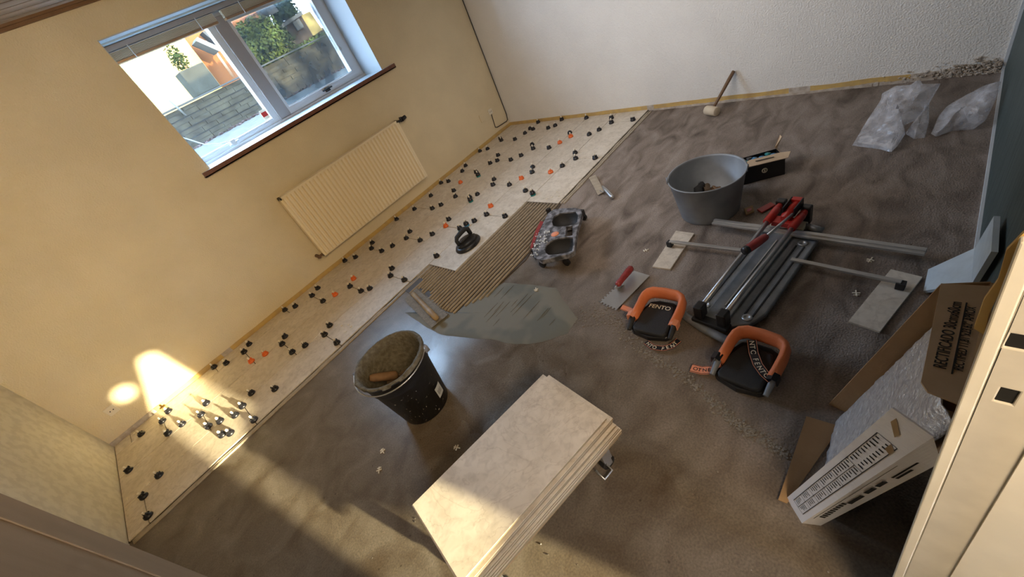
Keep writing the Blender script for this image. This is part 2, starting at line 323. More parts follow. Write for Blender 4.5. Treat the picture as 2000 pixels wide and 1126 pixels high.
# ============================================================ ROOM SHELL
LX, YB, ZC = 4.308, -3.645, 2.07
b = MB()
b.add([(-.15, .0, 0), (LX, .0, 0), (LX, -5.2, 0), (-.15, -5.2, 0), (-.15, 0, -.1), (LX, 0, -.1), (LX, -5.2, -.1), (-.15, -5.2, -.1)],
      [(0, 3, 2, 1), (4, 5, 6, 7), (0, 1, 5, 4), (1, 2, 6, 5), (2, 3, 7, 6), (3, 0, 4, 7)])
struct(b.build('floor', 'floor'))
WX0, WX1, WZ0, WZ1, WD = 1.592, 3.160, 1.085, 1.885, .42     # window opening
b = MB(); b.box((-.15, 0, -.1), (WX0, WD, 2.25)); b.box((WX1, 0, -.1), (LX+.1, WD, 2.25)); b.box((WX0, 0, -.1), (WX1, WD, WZ0-.034)); b.box((WX0, 0, WZ1), (WX1, WD, 2.25))
struct(b.build('wall_front', 'wall_a'))
b = MB(); b.box((LX, -5.2, -.1), (LX+.1, 0, 2.25)); struct(b.build('wall_right', 'wall_b'))
b = MB(); b.box((-.15, -5.2, -.1), (0, 0, 2.25)); struct(b.build('wall_left', 'wall_c'))
b = MB(); b.box((1.47, YB, 0), (LX, YB-.10, ZC)); struct(b.build('wall_back', 'wall_d'))
b = MB(); b.box((0, -3.60, 0), (.60, -3.70, ZC)); struct(b.build('wall_back_stub', 'wall_a'))
# light edge strip along the foot and far corner of the dark wall
b = MB(); b.box((1.50, YB, 0), (LX, YB+.009, .014)); b.box((LX-.012, YB, .0), (LX, YB+.012, ZC)); struct(b.build('trim_1', 'white_edge'))
# ceiling boards
b = MB(); b.box((-.15, 0, ZC), (LX, -5.2, ZC+.1)); 
for i in range(58): b.box((-.1, -.006-.09*i, ZC-.008), (LX, -.082-.09*i, ZC))
struct(b.build('ceiling', 'ceil'))
b = MB(); b.box((0, 0, 2.036), (LX, -.022, ZC)); b.box((0, -.022, 2.05), (LX, -.034, ZC)); struct(b.build('trim_2', 'cornice'))
# strip left bare where the skirting came off: old yellow paint on the plaster
def skirt(name, along, length, side):
    b = MB(); n = 60
    for k in range(n):
        a0, a1 = length*k/n, length*(k+1)/n
        h0 = .043+.005*noise.noise(Vector((a0*5, side, 1))); h1 = .043+.005*noise.noise(Vector((a1*5, side, 1)))
        t = .0035
        if along == 'x': pts = [(a0, -.0, 0), (a1, 0, 0), (a1, 0, h1), (a0, 0, h0)]; nn = (0, -1, 0)
        else: pts = [(LX, -a0, 0), (LX, -a1, 0), (LX, -a1, h1), (LX, -a0, h0)]; nn = (-1, 0, 0)
        mi = 0
        if along == 'y' and (a0 > 3.28 or 2.62 < a0 < 2.76 or 1.62 < a0 < 1.70): mi = 1
        if along == 'x' and (a0 < .25 or .72 < a0 < .80): mi = 1
        b.slab(pts, t, nn, mi)
    return struct(b.build(name, ['yellow', 'plaster']))
skirt('baseboard_front', 'x', LX, 1.); skirt('baseboard_right', 'y', 3.645, 2.)
# ragged plaster ledge below the yellow strip on the right-hand wall
b = MB(); rnd = random.Random(3)
for k in range(70):
    y = -1.70-k*.0277; w = .012+.012*abs(noise.noise(Vector((y*7, 2, 5)))); h = .012+.012*abs(noise.noise(Vector((y*5, 8, 5))))
    b.box((LX-w, y, 0), (LX, y-.0285, h))
struct(b.build('trim_3', 'plaster'))
# rubble pocket at the far corner
# hall behind the doorway; added unseen end wall, openings shaped to form sun patches
b = MB(); b.box((2.6, YB-.10, 0), (2.7, -5.0, ZC)); struct(b.build('wall_hall_side', 'wall_a'))
poly = [(.27, .20), (.25, .65), (.32, .775), (.48, 1.055), (.546, 1.03), (.576, .70), (.576, .546), (.405, .52), (.35, .48), (.384, .444), (.47, .375), (.60, .33), (.62, .20)]
poly2 = [((.275)+.045*math.cos(a*math.pi/4), .94+.042*math.sin(a*math.pi/4)) for a in range(8)]
bm = bmesh.new()
def loop(pts):
    vs = [bm.verts.new(p) for p in pts]; return [bm.edges.new((vs[i], vs[(i+1) % len(vs)])) for i in range(len(vs))]
Y0 = -5.0
ed = loop([(-.15, Y0, -.1), (2.7, Y0, -.1), (2.7, Y0, ZC+.1), (-.15, Y0, ZC+.1)])+loop([(u+.97, Y0, z) for u, z in poly])+loop([(u+.97, Y0, z) for u, z in poly2])
bmesh.ops.triangle_fill(bm, edges=ed, use_beauty=True)
ex = bmesh.ops.extrude_face_region(bm, geom=bm.faces[:]); bmesh.ops.translate(bm, vec=(0, -.02, 0), verts=[g for g in ex['geom'] if isinstance(g, bmesh.types.BMVert)])
me = bpy.data.meshes.new('hall_sun_mask'); bm.to_mesh(me); bm.free(); me.materials.append(M['wall_a'])
o = bpy.data.objects.new('hall_sun_mask', me); C.objects.link(o); struct(o)

# ============================================================ WINDOW
FY = .30
b = MB()       # fixed frame
fw = .045
b.box((WX0, FY, WZ0), (WX1, FY+.08, WZ0+fw)); b.box((WX0, FY+.0015, WZ1-.06), (WX1, FY+.079, WZ1)); b.box((WX0, FY+.003, WZ0+fw), (WX0+fw, FY+.078, WZ1-.06)); b.box((WX1-fw, FY+.003, WZ0+fw), (WX1, FY+.078, WZ1-.06))
b.box((2.245, FY+.004, WZ0+fw), (2.29, FY+.07, WZ1-.06))
b.box((WX0, FY-.02, WZ0+.0005), (WX1, FY-.0005, WZ0+.018)); b.box((WX0+fw, FY+.01, WZ0+fw+.0005), (2.244, FY+.03, WZ0+fw+.012))
win = struct(b.build('window_1', 'white', None))
b = MB(); b.box((2.29, FY-.016, WZ0+.02), (2.385, FY+.06, WZ1-.06)); mu = b.build('mullion', 'grey_frame', win, .004)
b = MB(); x0, x1, z0, z1 = 2.385, WX1-fw, WZ0+.022, WZ1-.065
b.box((x0, FY-.012, z0), (x1+.02, FY-.001, z0+.05)); b.box((x0, FY-.012, z1-.05), (x1+.02, FY-.001, z1)); b.box((x0, FY-.011, z0+.05), (x0+.022, FY-.001, z1-.05)); b.box((x1-.06, FY-.011, z0+.05), (x1+.02, FY-.001, z1-.05))
b.box((x0+.02, FY+.001, z0+.0235), (x1-.001, FY+.05, z0+.05)); b.box((x1-.06, FY+.0005, z0+.05), (x1-.001, FY+.05, z1-.05))
b.box((x0+.022, FY-.018, z0+.051), (x1-.061, FY-.0125, z0+.058)); b.box((x1-.064, FY-.020, z0+.058), (x1-.058, FY-.0125, z1-.05))
sa = b.build('sash', 'white', win)
b = MB(); b.box((x0+.02, FY+.02, z0+.05), (x1-.06, FY+.026, z1-.05)); b.build('pane', 'glass_d', win)
b = MB(); b.box((WX0+fw, FY+.03, WZ0+fw), (2.245, FY+.036, WZ1-.06)); b.build('pane', 'glass', win)
b = MB(); b.box((x1-.066, FY-.026, 1.33), (x1-.044, FY-.01, 1.352)); b.cyl((x1-.055, FY-.02, 1.36), (x1-.055, FY-.02, 1.32), .006)
b.build('catch', 'alu', win)
b = MB(); b.tube([(2.72, FY-.02, z0+.028), (2.76, FY-.035, z0+.032), (2.81, FY-.028, z0+.03)], .006); b.box((2.745, FY-.03, z0+.01), (2.785, FY-.01, z0+.04))
b.build('window_stay', 'capb', win)
b = MB(); b.tube([(1.64, FY-.01, 1.30), (1.72, FY-.015, 1.205), (1.80, FY-.02, 1.165), (1.875, FY-.02, 1.145)], .004); b.build('cord', 'white', win)
b = MB(); b.box((1.865, FY-.045, 1.112), (1.90, FY-.012, 1.15)); b.cyl((1.85, FY-.04, 1.12), (1.925, FY-.03, 1.13), .006); b.build('window_stay', 'alu', win)
# reveal lining: white boards round the opening
b = MB(); b.box((WX1-.004, .0, WZ0), (WX1, FY, WZ1)); b.box((WX0, 0, WZ0), (WX0+.004, FY, WZ1)); b.box((WX0, .0, WZ1-.006), (WX1, .10, WZ1)); b.box((WX0, .12, WZ1-.012), (WX1, .17, WZ1)); b.box((WX0, .19, WZ1-.008), (WX1, FY, WZ1))
struct(b.build('window_reveal', 'reveal'))
b = MB(); b.box((WX0, -.004, WZ0-.035), (WX1, FY+.02, WZ0)); b.box((1.530, -.032, WZ0-.026), (3.272, -.004, WZ0), None, 0)
si = struct(b.build('window_sill', 'sill', None, .002))
b = MB(); b.box((1.528, -.036, WZ0-.034), (3.274, -.0325, WZ0-.0005)); b.box((1.528, -.036, WZ0-.034), (3.274, -.001, WZ0-.0265)); b.build('sill_edge', 'sill_brown', si)
# venetian blind pulled up under the head
bl = thing('venetian_blind', 'pale venetian blind drawn up tight at the top of the window', 'blind', (2.37, .2, 1.82))
lf = local(bl)
b = MB(); 
def bx(b, p, q, mi=0):
    return b.box(tuple(lf(p)), tuple(lf(q)), None, mi)
bx(b, (1.62, .20, 1.845), (3.12, .245, 1.875)); b.build('headrail', 'grey_frame', bl, .002)
b = MB()
for k in range(9): bx(b, (1.62, .203, 1.795+k*.0052), (2.30, .243, 1.7975+k*.0052))
for k in range(9): bx(b, (2.36, .203, 1.795+k*.0052), (3.12, .243, 1.7975+k*.0052))
b.build('slats', M['offwhite'], bl)
b = MB(); bx(b, (1.62, .20, 1.778), (2.30, .246, 1.792)); bx(b, (2.36, .20, 1.778), (3.12, .246, 1.792)); b.build('bottom_rail', 'brass', bl, .002)
for x in (1.74, 2.18, 2.5, 2.98): b = MB(); b.cyl(lf((x, .198, 1.775)), lf((x, .198, 1.85)), .003, 8); b.build('ladder_cord', 'white', bl)
# window sticker
st = MB(); st.box((2.195, FY+.026, 1.152), (2.243, FY+.0285, 1.222)); o = tag(st.build('window_sticker', 'offwhite'), 'small red and white sticker in the lower corner of the left window pane', 'sticker')
b = MB(); b.box((2.197, FY+.0245, 1.172), (2.241, FY+.026, 1.205)); b.build('red_field', 'red', o)

# ============================================================ RADIATOR
R0 = (2.41, -.06, .43); x0, x1, z0, z1 = 1.80, 3.005, .165, .712
ra = thing('radiator', 'cream ribbed panel radiator hung on the wall below the window', 'radiator', (2.41, 0, .165)); lf = local(ra)
b = MB(); n = 34; w = (x1-x0-.03)/n; vs = []; prof = []
for i in range(n):
    a = x0+.015+i*w
    prof += [(a, -.078), (a+w*.18, -.098), (a+w*.55, -.098), (a+w*.75, -.078)]
prof += [(x1-.015, -.078)]
for zz in (z0+.012, z1-.014):
    for (x, y) in prof: vs.append(lf((x, y, zz)))
k = len(prof); b.add(vs, [(i, i+1, k+i+1, k+i) for i in range(k-1)])
b.box(lf((x0, -.080, z0)), lf((x1, -.030, z0+.02))); b.box(lf((x0, -.082, z1-.022)), lf((x1, -.030, z1)))
b.box(lf((x0, -.082, z0)), lf((x0+.018, -.03, z1))); b.box(lf((x1-.018, -.082, z0)), lf((x1, -.03, z1))); b.box(lf((x0+.01, -.076, z0+.01)), lf((x1-.01, -.04, z1-.01)))
b.build('front_panel', 'rad', ra, .002)
for x in (2.0, 2.8): b = MB(); b.box(lf((x, -.04, .22)), lf((x+.03, -.001, .66))); b.build('wall_bracket', 'rad', ra)
b = MB(); b.cyl(lf((x1, -.06, .69)), lf((x1+.05, -.06, .69)), .010); b.cyl(lf((x1+.045, -.06, .675)), lf((x1+.05, -.06, .715)), .013); b.cyl(lf((x1+.055, -.062, .69)), lf((x1+.10, -.062, .695)), .019, 12, .016)
b.cyl(lf((x1+.05, -.05, .685)), lf((x1+.05, -.001, .685)), .008)
b.build('valve', 'capb', ra, .001)
b = MB(); b.cyl(lf((x0+.01, -.06, .185)), lf((x0-.05, -.06, .185)), .010); b.cyl(lf((x0-.035, -.075, .185)), lf((x0-.035, -.001, .185)), .014); b.build('lower_valve', 'brown_wood', ra, .001)
# small things on the wall
def plate(name, label, cat, u, v, w, h, mats='wall_b', holes=True):
    c = PY(u, v, 0); b = MB(); b.box((c.x-w/2, -.010, c.z-h/2), (c.x+w/2, -.0005, c.z+h/2)); o = tag(b.build(name, mats, None, .002), label, cat)
    if holes:
        b = MB()
        for dx in (-.010, .010): b.cyl((c.x+dx, -.0115, c.z), (c.x+dx, -.009, c.z), .0035, 8)
        b.build('pin_hole', 'hole', o)
    return c
plate('wall_socket', 'cream wall socket with a black lead running into it, in the far corner', 'socket', 957, 218, .055, .055, 'clear')
plate('blanking_plate', 'flat cream blanking plate left of the socket in the far corner', 'wall plate', 940, 231, .045, .075, 'wall_a', False)
plate('wall_socket', 'cream wall socket glowing in the sun patch near the left corner', 'socket', 218, 800, .06, .06, 'clear')
b = MB(); b.tube([(4.298, -.010, 2.0), (4.298, -.010, .135), (4.285, -.010, .085), (4.262, -.008, .075), (4.105, -.008, .088), (4.08, -.008, .10), (4.085, -.008, .14), (4.097, -.008, .235)], .0042, 8)
tag(b.build('power_cable', 'capb'), 'thin black cable running down the far room corner to the socket', 'cable')

# ============================================================ TILED FLOOR
T0, TH = .0, .012
rows = [(0, -.1404, .104, .012), (-.1404, -.4424, .303, 0), (-.4424, -.7444, .507, 0), (-.7444, -1.0464, .105, 0), (-1.0464, -1.3484, 2.102, 1), (-1.3484, -1.6504, 2.908, 1)]
b = MB(); g = .0022
for y1, y0, ph, kind in rows:
    xs = [0.004] if kind != 1 else []
    x = ph
    while x < LX-.01: xs.append(x); x += .602
    xs.append(LX-.004)
    ya = y1-g-(.008 if y1 == 0 else 0)
    for a, c in zip(xs, xs[1:]): b.box((a+g, ya, .004), (c-g, y0+g, TH))
tf = struct(b.build('floor_tiling', 'tile', None, .0006, 1))
b = MB()
for y1, y0, ph, kind in rows:
    b.box((.0 if kind != 1 else ph+.0, y1, .0005), (LX, y0-.0005, .0055))
struct(b.build('tile_bed', 'joint'))
# squeezed-out mortar bead along the open edge of the tiling
b = MB()
def bead(x0, x1, y, w=.018, seed=0):
    n = int((x1-x0)/.02); pth = []; rr = []
    for i in range(n+1):
        x = x0+(x1-x0)*i/n; pth.append((x, y-w*.5-.006*noise.noise(Vector((x*6, seed, 1))), .002)); rr.append(.007+.004*noise.noise(Vector((x*9, seed, 4))))
    b.tube(pth, rr, 8, None, 0, 1.3, .9)
bead(.02, 2.1, -1.047, .026, 1); bead(.02, 2.1, -1.060, .030, 2); bead(2.92, 4.28, -1.652, .024, 3); bead(2.92, 4.28, -1.668, .03, 4)
struct(b.build('mortar_bead', 'mortar'))

# combed mortar bed
def comb():
    b = MB(); dy = .0292
    y = -1.066
    k = 0
    while y > -1.775:
        if y > -1.352: xa, xb = 1.78+.10*max(0, (-1.10-y)), 2.098
        else: xa, xb = 1.80+.0*(y), 2.905
        if y < -1.352 and y > -1.655: xa = 1.80
        if y < -1.655: xb = 2.80-(-1.655-y)*3.2; xa = 1.84+(-1.655-y)*1.2
        if y > -1.352: xa = 1.86+.04*math.sin(k*1.7)
        if y > -1.13: xa = 1.97
        pts = []; rr = []; n = 26
        for i in range(n+1):
            x = xa+(xb-xa)*i/n; pts.append((x, y+.0022*noise.noise(Vector((x*7, y*3, 0))), .0045)); rr.append(.0085*(1+.18*noise.noise(Vector((x*14, y*40, 3)))))
        b.tube(pts, rr, 8, None, 0, .55, 1.35)
        y -= dy+.0012*math.sin(k); k += 1
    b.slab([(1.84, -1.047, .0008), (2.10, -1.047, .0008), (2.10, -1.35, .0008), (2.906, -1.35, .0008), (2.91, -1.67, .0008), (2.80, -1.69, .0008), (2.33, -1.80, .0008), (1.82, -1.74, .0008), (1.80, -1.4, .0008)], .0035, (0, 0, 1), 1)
    return b
tag(comb().build('combed_mortar', ['mortar', 'mortar_shaded']), 'bed of grey tile mortar combed into ridges beside the open tile edge', 'mortar', kind='stuff')
# flat smear of fresh mortar
sm = [(790, 610), (835, 640), (868, 655), (960, 663), (1010, 673), (1060, 668), (1108, 650), (1128, 622), (1108, 596), (1085, 562), (1040, 556), (985, 552), (945, 566), (905, 596), (885, 612)]
pp = [PZ(u, v, 0) for u, v in sm]; cc = sum(pp, Vector())/len(pp)
b = MB(); vs = [tuple(cc+Vector((0, 0, .006)))]; n = 90
ring = []
for i in range(n):
    t = i/n*len(pp); k = int(t); f = t-k; p = pp[k].lerp(pp[(k+1) % len(pp)], f); ring.append(p)
fs = []
for j, (s_, z) in enumerate([(.5, .0055), (.8, .0055), (.93, .005), (1.0, .0005)]):
    for i in range(n):
        p = cc.lerp(ring[i], s_*(1+.03*noise.noise(Vector((i*.35, j, 2))))); vs.append((p.x, p.y, z+.001*noise.noise(p*9) if j < 3 else z))
for i in range(n): fs.append((0, 1+i, 1+(i+1) % n))
for j in range(3):
    for i in range(n): a = 1+j*n; fs.append((a+i, a+n+i, a+n+(i+1) % n, a+(i+1) % n))
b.add(vs, fs, None, True)
for i in range(15):        # trowel drag lines
    rr_ = random.Random(i); u = rr_.uniform(930, 1080); v = rr_.uniform(575, 640); p = PZ(u, v, 0); L_ = rr_.uniform(.04, .16)
    b.tube([(p.x, p.y, .0062), (p.x+L_*.5, p.y-L_*.02, .0075), (p.x+L_, p.y-L_*.05, .0062)], [.0004, .0013, .0004], 6)
tag(b.build('mortar_smear', 'mortarl'), 'smooth patch of fresh grey mortar spread on the concrete', 'mortar', kind='stuff')
# rubble line along the edge of the levelled screed
b = MB(); line = [(1130, 612), (1175, 618), (1215, 635), (1250, 685), (1330, 730), (1400, 790), (1440, 830), (1475, 848), (1540, 890)]
def pebble(b, p, r, rr_):
    vs = []; 
    for th in (-1, 1):
        for k in range(5):
            a = k*1.2566+rr_.random()*.5; vs.append((p.x+math.cos(a)*r*rr_.uniform(.6, 1.1), p.y+math.sin(a)*r*rr_.uniform(.6, 1.1), max(.0002, p.z+(.0 if th < 0 else r*rr_.uniform(.4, .9)))))
    b.add(vs, [(4, 3, 2, 1, 0), (5, 6, 7, 8, 9)]+[(k, (k+1) % 5, 5+(k+1) % 5, 5+k) for k in range(5)], None, False)
rr_ = random.Random(5)
for k in range(1500):
    t = rr_.random()*(len(line)-1); i = int(t); f = t-i
    u = line[i][0]*(1-f)+line[i+1][0]*f; v = line[i][1]*(1-f)+line[i+1][1]*f
    sg = 11 if t < 3 else 6
    p = PZ(u+rr_.gauss(0, sg), v+rr_.gauss(0, sg), 0); pebble(b, p, rr_.choice([.001, .0015, .002, .003, .0045]) if sg == 11 else rr_.choice([.001, .002, .003, .005]), rr_)
for k in range(420):
    p = Vector((rr_.uniform(.6, 4.2), rr_.uniform(-3.55, -1.1), 0))
    if p.y > -1.75 and p.x > 1.7: continue
    pebble(b, p, rr_.choice([.001, .0015, .002, .003]), rr_)
tag(b.build('mortar_crumbs', 'mortard'), 'mortar crumbs and grit scattered over the concrete floor', 'rubble', kind='stuff')
b = MB(); rr_ = random.Random(11)
for k in range(420):
    p = Vector((LX-.006-abs(rr_.gauss(0, .007)), YB+.02+abs(rr_.gauss(0, .15)), abs(rr_.gauss(0, .028)))); pebble(b, p, rr_.choice([.004, .006, .009]), rr_)
tag(b.build('plaster_rubble', 'plaster'), 'broken plaster rubble against the far right room corner', 'rubble', kind='stuff')
#@@MORE
def holed(outer, holes, z0, z1, T=None):
    """plate with openings -> (verts, faces)"""
    bm = bmesh.new(); ed = []
    for pts in [outer]+holes:
        vs = [bm.verts.new((p[0], p[1], z1)) for p in pts]; ed += [bm.edges.new((vs[i], vs[(i+1) % len(vs)])) for i in range(len(vs))]
    bmesh.ops.triangle_fill(bm, edges=ed, use_beauty=True)
    ex = bmesh.ops.extrude_face_region(bm, geom=bm.faces[:]); bmesh.ops.translate(bm, vec=(0, 0, z0-z1), verts=[g for g in ex['geom'] if isinstance(g, bmesh.types.BMVert)])
    bm.verts.index_update(); vs = [tuple(v.co) for v in bm.verts]; fs = [tuple(v.index for v in f.verts) for f in bm.faces]; bm.free()
    return vs, fs
def oval(cx, cy, a, b_, n=28, rot=0.):
    c, s = math.cos(rot), math.sin(rot)
    return [(cx+a*math.cos(t)*c-b_*math.sin(t)*s, cy+a*math.cos(t)*s+b_*math.sin(t)*c) for t in [2*math.pi*i/n for i in range(n)]]

# ============================================================ LEVELLING CLIPS
clips = """1051,237.5 1035,250 1041,251 1097.5,232 1084,244 1070.5,249 1025,259 977,270 979,273 1005.5,271 952,289.5 937,294 909,322.5 902.5,333 929.5,335
934,342t 1145,229 1194,229 1194,238 1236,232.5 1170,252 1150.5,261 1112.5,258 1114.5,265o 1093,277o 1072,287.5 1039,281 1041,289 1017.5,302.5 997.5,311 972.5,302 971,312.5
957,317.5 861,356 875.5,353 899,355o 886,371 889,382.5 917,384 919,391t 932,378 964.5,349 962.5,359.5 994.5,359.5 1018,347o 1040,325 1039,335 1075,334.5o 1098,322.5
1123,297 1124,308 1162,307 1026,371 1040.5,378t 958,401o 950,417.5 986,421 926,430 861,399 876,427 841,381 809,407 844,406 774,427 800,451 793,464 820,468 844,456 870,440o
899,447t 911,438b 726.5,473 725,484 745,489 766,479 673,508 694,501 765,523 762,537 789,545 852,498.5 690,543o 683,558 704.5,567 721.5,562 654,574o 643,634
620,561.6 609,576 630,586.6 555.7,604 576,597 485.7,671 475.8,686 490,703.7o 517,689.8o 555.7,656 550,670.4 569.6,686 595,673 633,652 657,667.6 417,715.4 441,708
490,766 535.8,757.7 274.6,846 328,801.3 316,820.6 327,844.6 354.6,826.6 250,916.7 309,926.4 278.6,967.5 287.4,1005.6 402,786 391.3,808 428.6,820.6 406,830.6 432.6,847.3
448.6,844 472.6,791.3 458,809.3 494.6,818""".split()
def clip_proto(colour):
    root = thing('levelling_clip', 'x', 'tile clip')
    mt = {'k': 'capb', 'o': 'capo', 't': 'capb', 'b': 'capb'}[colour]
    z = .010 if colour in 'tb' else 0
    b = MB(); b.lathe([(.0165, z), (.0175, z+.005), (.0150, z+.012), (.0085, z+.015), (.0075, z+.022), (.003, z+.0245), (.0001, z+.0245)], 14)
    for k in range(4):
        a = k*math.pi/2+.5; c, s = math.cos(a), math.sin(a)
        T = Matrix.Translation((c*.0105, s*.0105, z+.012)) @ Matrix.Rotation(a, 4, 'Z')
        b.box((-.003, -.003, -.003), (.003, .003, .011 if k % 2 else .006), T)
    b.build('cap', mt, root)
    if colour in 'tb':
        b = MB(); b.lathe([(.0165, 0), (.0165, .004), (.010, .014)], 12); b.build('base', 'teal' if colour == 't' else 'blue', root)
    b = MB(); b.box((-.0012, -.005, z+.006), (.0012, .005, z+.032)); b.cyl((0, 0, z+.024), (0, 0, z+.037), .0045, 8); b.build('clip_stem', 'clear', root)
    return root
protos = {}
lines_y = [-.0, -.1404, -.4424, -.7444, -1.0464, -1.3484, -1.6504]
ordn = ['first', 'second', 'third', 'fourth', 'fifth', 'sixth', 'seventh', 'eighth', 'ninth', 'tenth', 'eleventh', 'twelfth', 'thirteenth', 'fourteenth', 'fifteenth', 'sixteenth', 'seventeenth', 'eighteenth', 'nineteenth', 'twentieth', 'twenty-first', 'twenty-second', 'twenty-third', 'twenty-fourth', 'twenty-fifth', 'twenty-sixth', 'twenty-seventh', 'twenty-eighth', 'twenty-ninth', 'thirtieth']
rown = ['narrow row by the window wall', 'second row', 'third row', 'fourth row', 'fifth row', 'sixth row']
cl = []
for c in clips:
    col = 'k'
    if c[-1] in 'otb': col = c[-1]; c = c[:-1]
    u, v = map(float, c.split(',')); p = PZ(u, v, .024); cl.append([p.x, p.y, col])
byrow = {}
for c in cl:
    r = 0
    while r < 5 and c[1] < lines_y[r+1]-.035: r += 1
    c.append(r); byrow.setdefault((r, c[2]), []).append(c)
cn = {'k': 'black', 'o': 'orange', 't': 'black capped teal', 'b': 'black capped blue'}
rc = random.Random(4)
for (r, col), L_ in sorted(byrow.items()):
    L_.sort(key=lambda c: c[0])
    for i, c in enumerate(L_):
        if col not in protos: o = protos[col] = clip_proto(col)
        else:
            src = protos[col]; o = src.copy(); C.objects.link(o)
            for ch in list(src.children): d = ch.copy(); C.objects.link(d); d.parent = o
        o.location = (min(LX-.03, max(.03, c[0])), min(-.03, c[1]), TH+.0002); o.rotation_euler = (0, 0, rc.choice([0, math.pi/2])+rc.uniform(-.3, .3)); o.scale = (1.3, 1.3, 1.2)
        nm = ordn[i] if len(L_) > 1 else 'only'
        lab = f'{cn[col]} levelling clip on the {rown[r]}, {nm} from the left wall'
        if len(lab.split()) > 16: lab = lab.replace(' capped', '')
        if len(L_) == 1: lab = f'{cn[col]} levelling clip, the only such one on the {rown[r]}'
        tag(o, lab, 'tile clip', 'levelling clips standing in the tile joints')
# loose white tie pieces
ties = [(658, 635), (668, 636), (681, 634), (686, 638), (675, 648), (1078, 385), (1088, 374), (1092, 383), (1068, 388), (1018, 352), (262, 846), (249, 973), (290, 944)]
names = ['nearest the clips, in the cluster above the black bucket', 'second of the cluster above the black bucket', 'third of the cluster above the black bucket', 'rightmost of the cluster above the black bucket', 'lowest of the cluster above the black bucket',
  'second from left in the cluster above the combed mortar', 'topmost of the cluster above the combed mortar', 'rightmost of the cluster above the combed mortar', 'leftmost of the cluster above the combed mortar', 'beside the orange clip near the teal clip', 'in the cut joint near the left corner', 'lying on the joint beside the left wall', 'on the joint between two black clips by the left wall']
b = MB(); b.box((-.010, -.0012, 0), (.010, .0012, .003)); b.box((-.0012, -.008, 0), (.0012, .008, .003)); b.box((.006, -.006, 0), (.008, .006, .0028))
tie0 = b.build('tile_spacer', 'clear')
for i, (u, v) in enumerate(ties):
    o = tie0 if i == 0 else tie0.copy()
    if i: C.objects.link(o)
    p = PZ(u, v, TH); o.location = (p.x, p.y, TH+.0003); o.rotation_euler = (0, 0, rc.uniform(0, 3)); tag(o, 'loose white plastic spacer, '+names[i], 'spacer', 'loose spacers on the tiles')

for i, (u, v, w_) in enumerate([(741, 918, 'lying on the concrete left of the tile stack'), (748, 881, 'lying on the concrete below the black bucket'), (893, 874, 'between the black bucket and the tile stack'), (1262, 489, 'on the concrete beside the short arm of the cutter'), (1700, 508, 'behind the long arm of the cutter'), (1672, 573, 'between the cutter and the right cut tile'), (1048, 567, 'at the top edge of the mortar smear')]):
    o = tie0.copy(); C.objects.link(o); p = PZ(u, v, 0); o.location = (p.x, p.y, .0065 if i == 6 else .0003); o.scale = (1.5, 1.5, 1.5); o.rotation_euler = (0, 0, .9+.5*i); tag(o, 'loose white plastic spacer '+w_, 'spacer', 'loose spacers on the concrete')

# ============================================================ SUCTION LIFTER
t = thing('suction_lifter', 'black suction cup tile lifter standing on the newly laid front tile', 'suction cup', (2.36, -1.225, TH), .05)
b = MB(); T = Matrix.Diagonal((1.28, 1, 1, 1)); b.lathe([(.082, 0), (.084, .006), (.078, .020), (.066, .028), (.060, .028)], 40, T); b.build('rubber_cup', 'black', t)
b = MB(); b.lathe([(.062, .028), (.060, .040), (.050, .048), (.02, .052), (.0001, .052)], 36, T); b.box((-.05, -.012, .046), (.05, .012, .055)); b.cyl((-.072, .0, .02), (-.072, .0, .045), .014, 14); b.cyl((.07, -.01, .02), (.07, -.01, .04), .012, 14); b.build('housing', 'black', t, .001)
b = MB(); b.tube([(-.062, .010, .040), (-.062, .016, .075), (-.045, .022, .092), (0, .024, .097), (.045, .022, .100), (.066, .016, .088), (.068, .010, .045)], [.013, .014, .016, .017, .019, .017, .015], 12); b.build('handle', 'blackm', t)
b = MB(); b.box((-.012, -.088, .004), (.012, -.070, .014)); b.build('release_tab', 'black', t, .001)

# ============================================================ BLACK BUCKET
t = thing('mortar_bucket', 'black plastic mortar bucket with a crusted rim and wire handle', 'bucket', (1.300, -1.968, 0), 0); t.scale = (.95, .95, .99); bz = .33
b = MB(); b.lathe([(.118, .0), (.122, .002), (.150, .24), (.154, .245), (.156, .26), (.163, bz-.012), (.171, bz-.010), (.171, bz), (.158, bz), (.150, .25), (.118, .03), (.0001, .02)], 56); b.build('bucket_body', 'black', t)
b = MB(); vs = []; n = 72; pr = [(.171, -.012), (.172, .001), (.165, .004), (.156, .001), (.150, -.04), (.141, -.12), (.130, -.20), (.120, -.27)]
for j, (r, z) in enumerate(pr):
    for i in range(n):
        a = 2*math.pi*i/n; q = noise.noise(Vector((math.cos(a)*3, math.sin(a)*3, j*.8)))*.006+.0025*noise.noise(Vector((a*14, j, 7))); vs.append(((r+(q if j < 4 else -.001-abs(q)))*math.cos(a), (r+(q if j < 4 else -.001-abs(q)))*math.sin(a), bz+z+(abs(q)*1.2 if j < 4 else 0)))
b.add(vs, [(j*n+i, j*n+(i+1) % n, (j+1)*n+(i+1) % n, (j+1)*n+i) for j in range(len(pr)-1) for i in range(n)], None, True); b.build('mortar_crust', 'crust', t)
b = MB(); vs = [(0, 0, .125)]; 
for j, r in enumerate([.04, .08, .110, .131]):
    for i in range(36): a = 2*math.pi*i/36; vs.append((r*math.cos(a), r*math.sin(a), 0.115+.012*noise.noise(Vector((r*30*math.cos(a)/2, r*30*math.sin(a)/2, 3)))+.02*(r/.12)**3))
b.add(vs, [(0, 1+i, 1+(i+1) % 36) for i in range(36)]+[(1+j*36+i, 37+j*36+i, 37+j*36+(i+1) % 36, 1+j*36+(i+1) % 36) for j in range(3) for i in range(36)], None, True); b.build('mortar_fill', 'crustb', t)
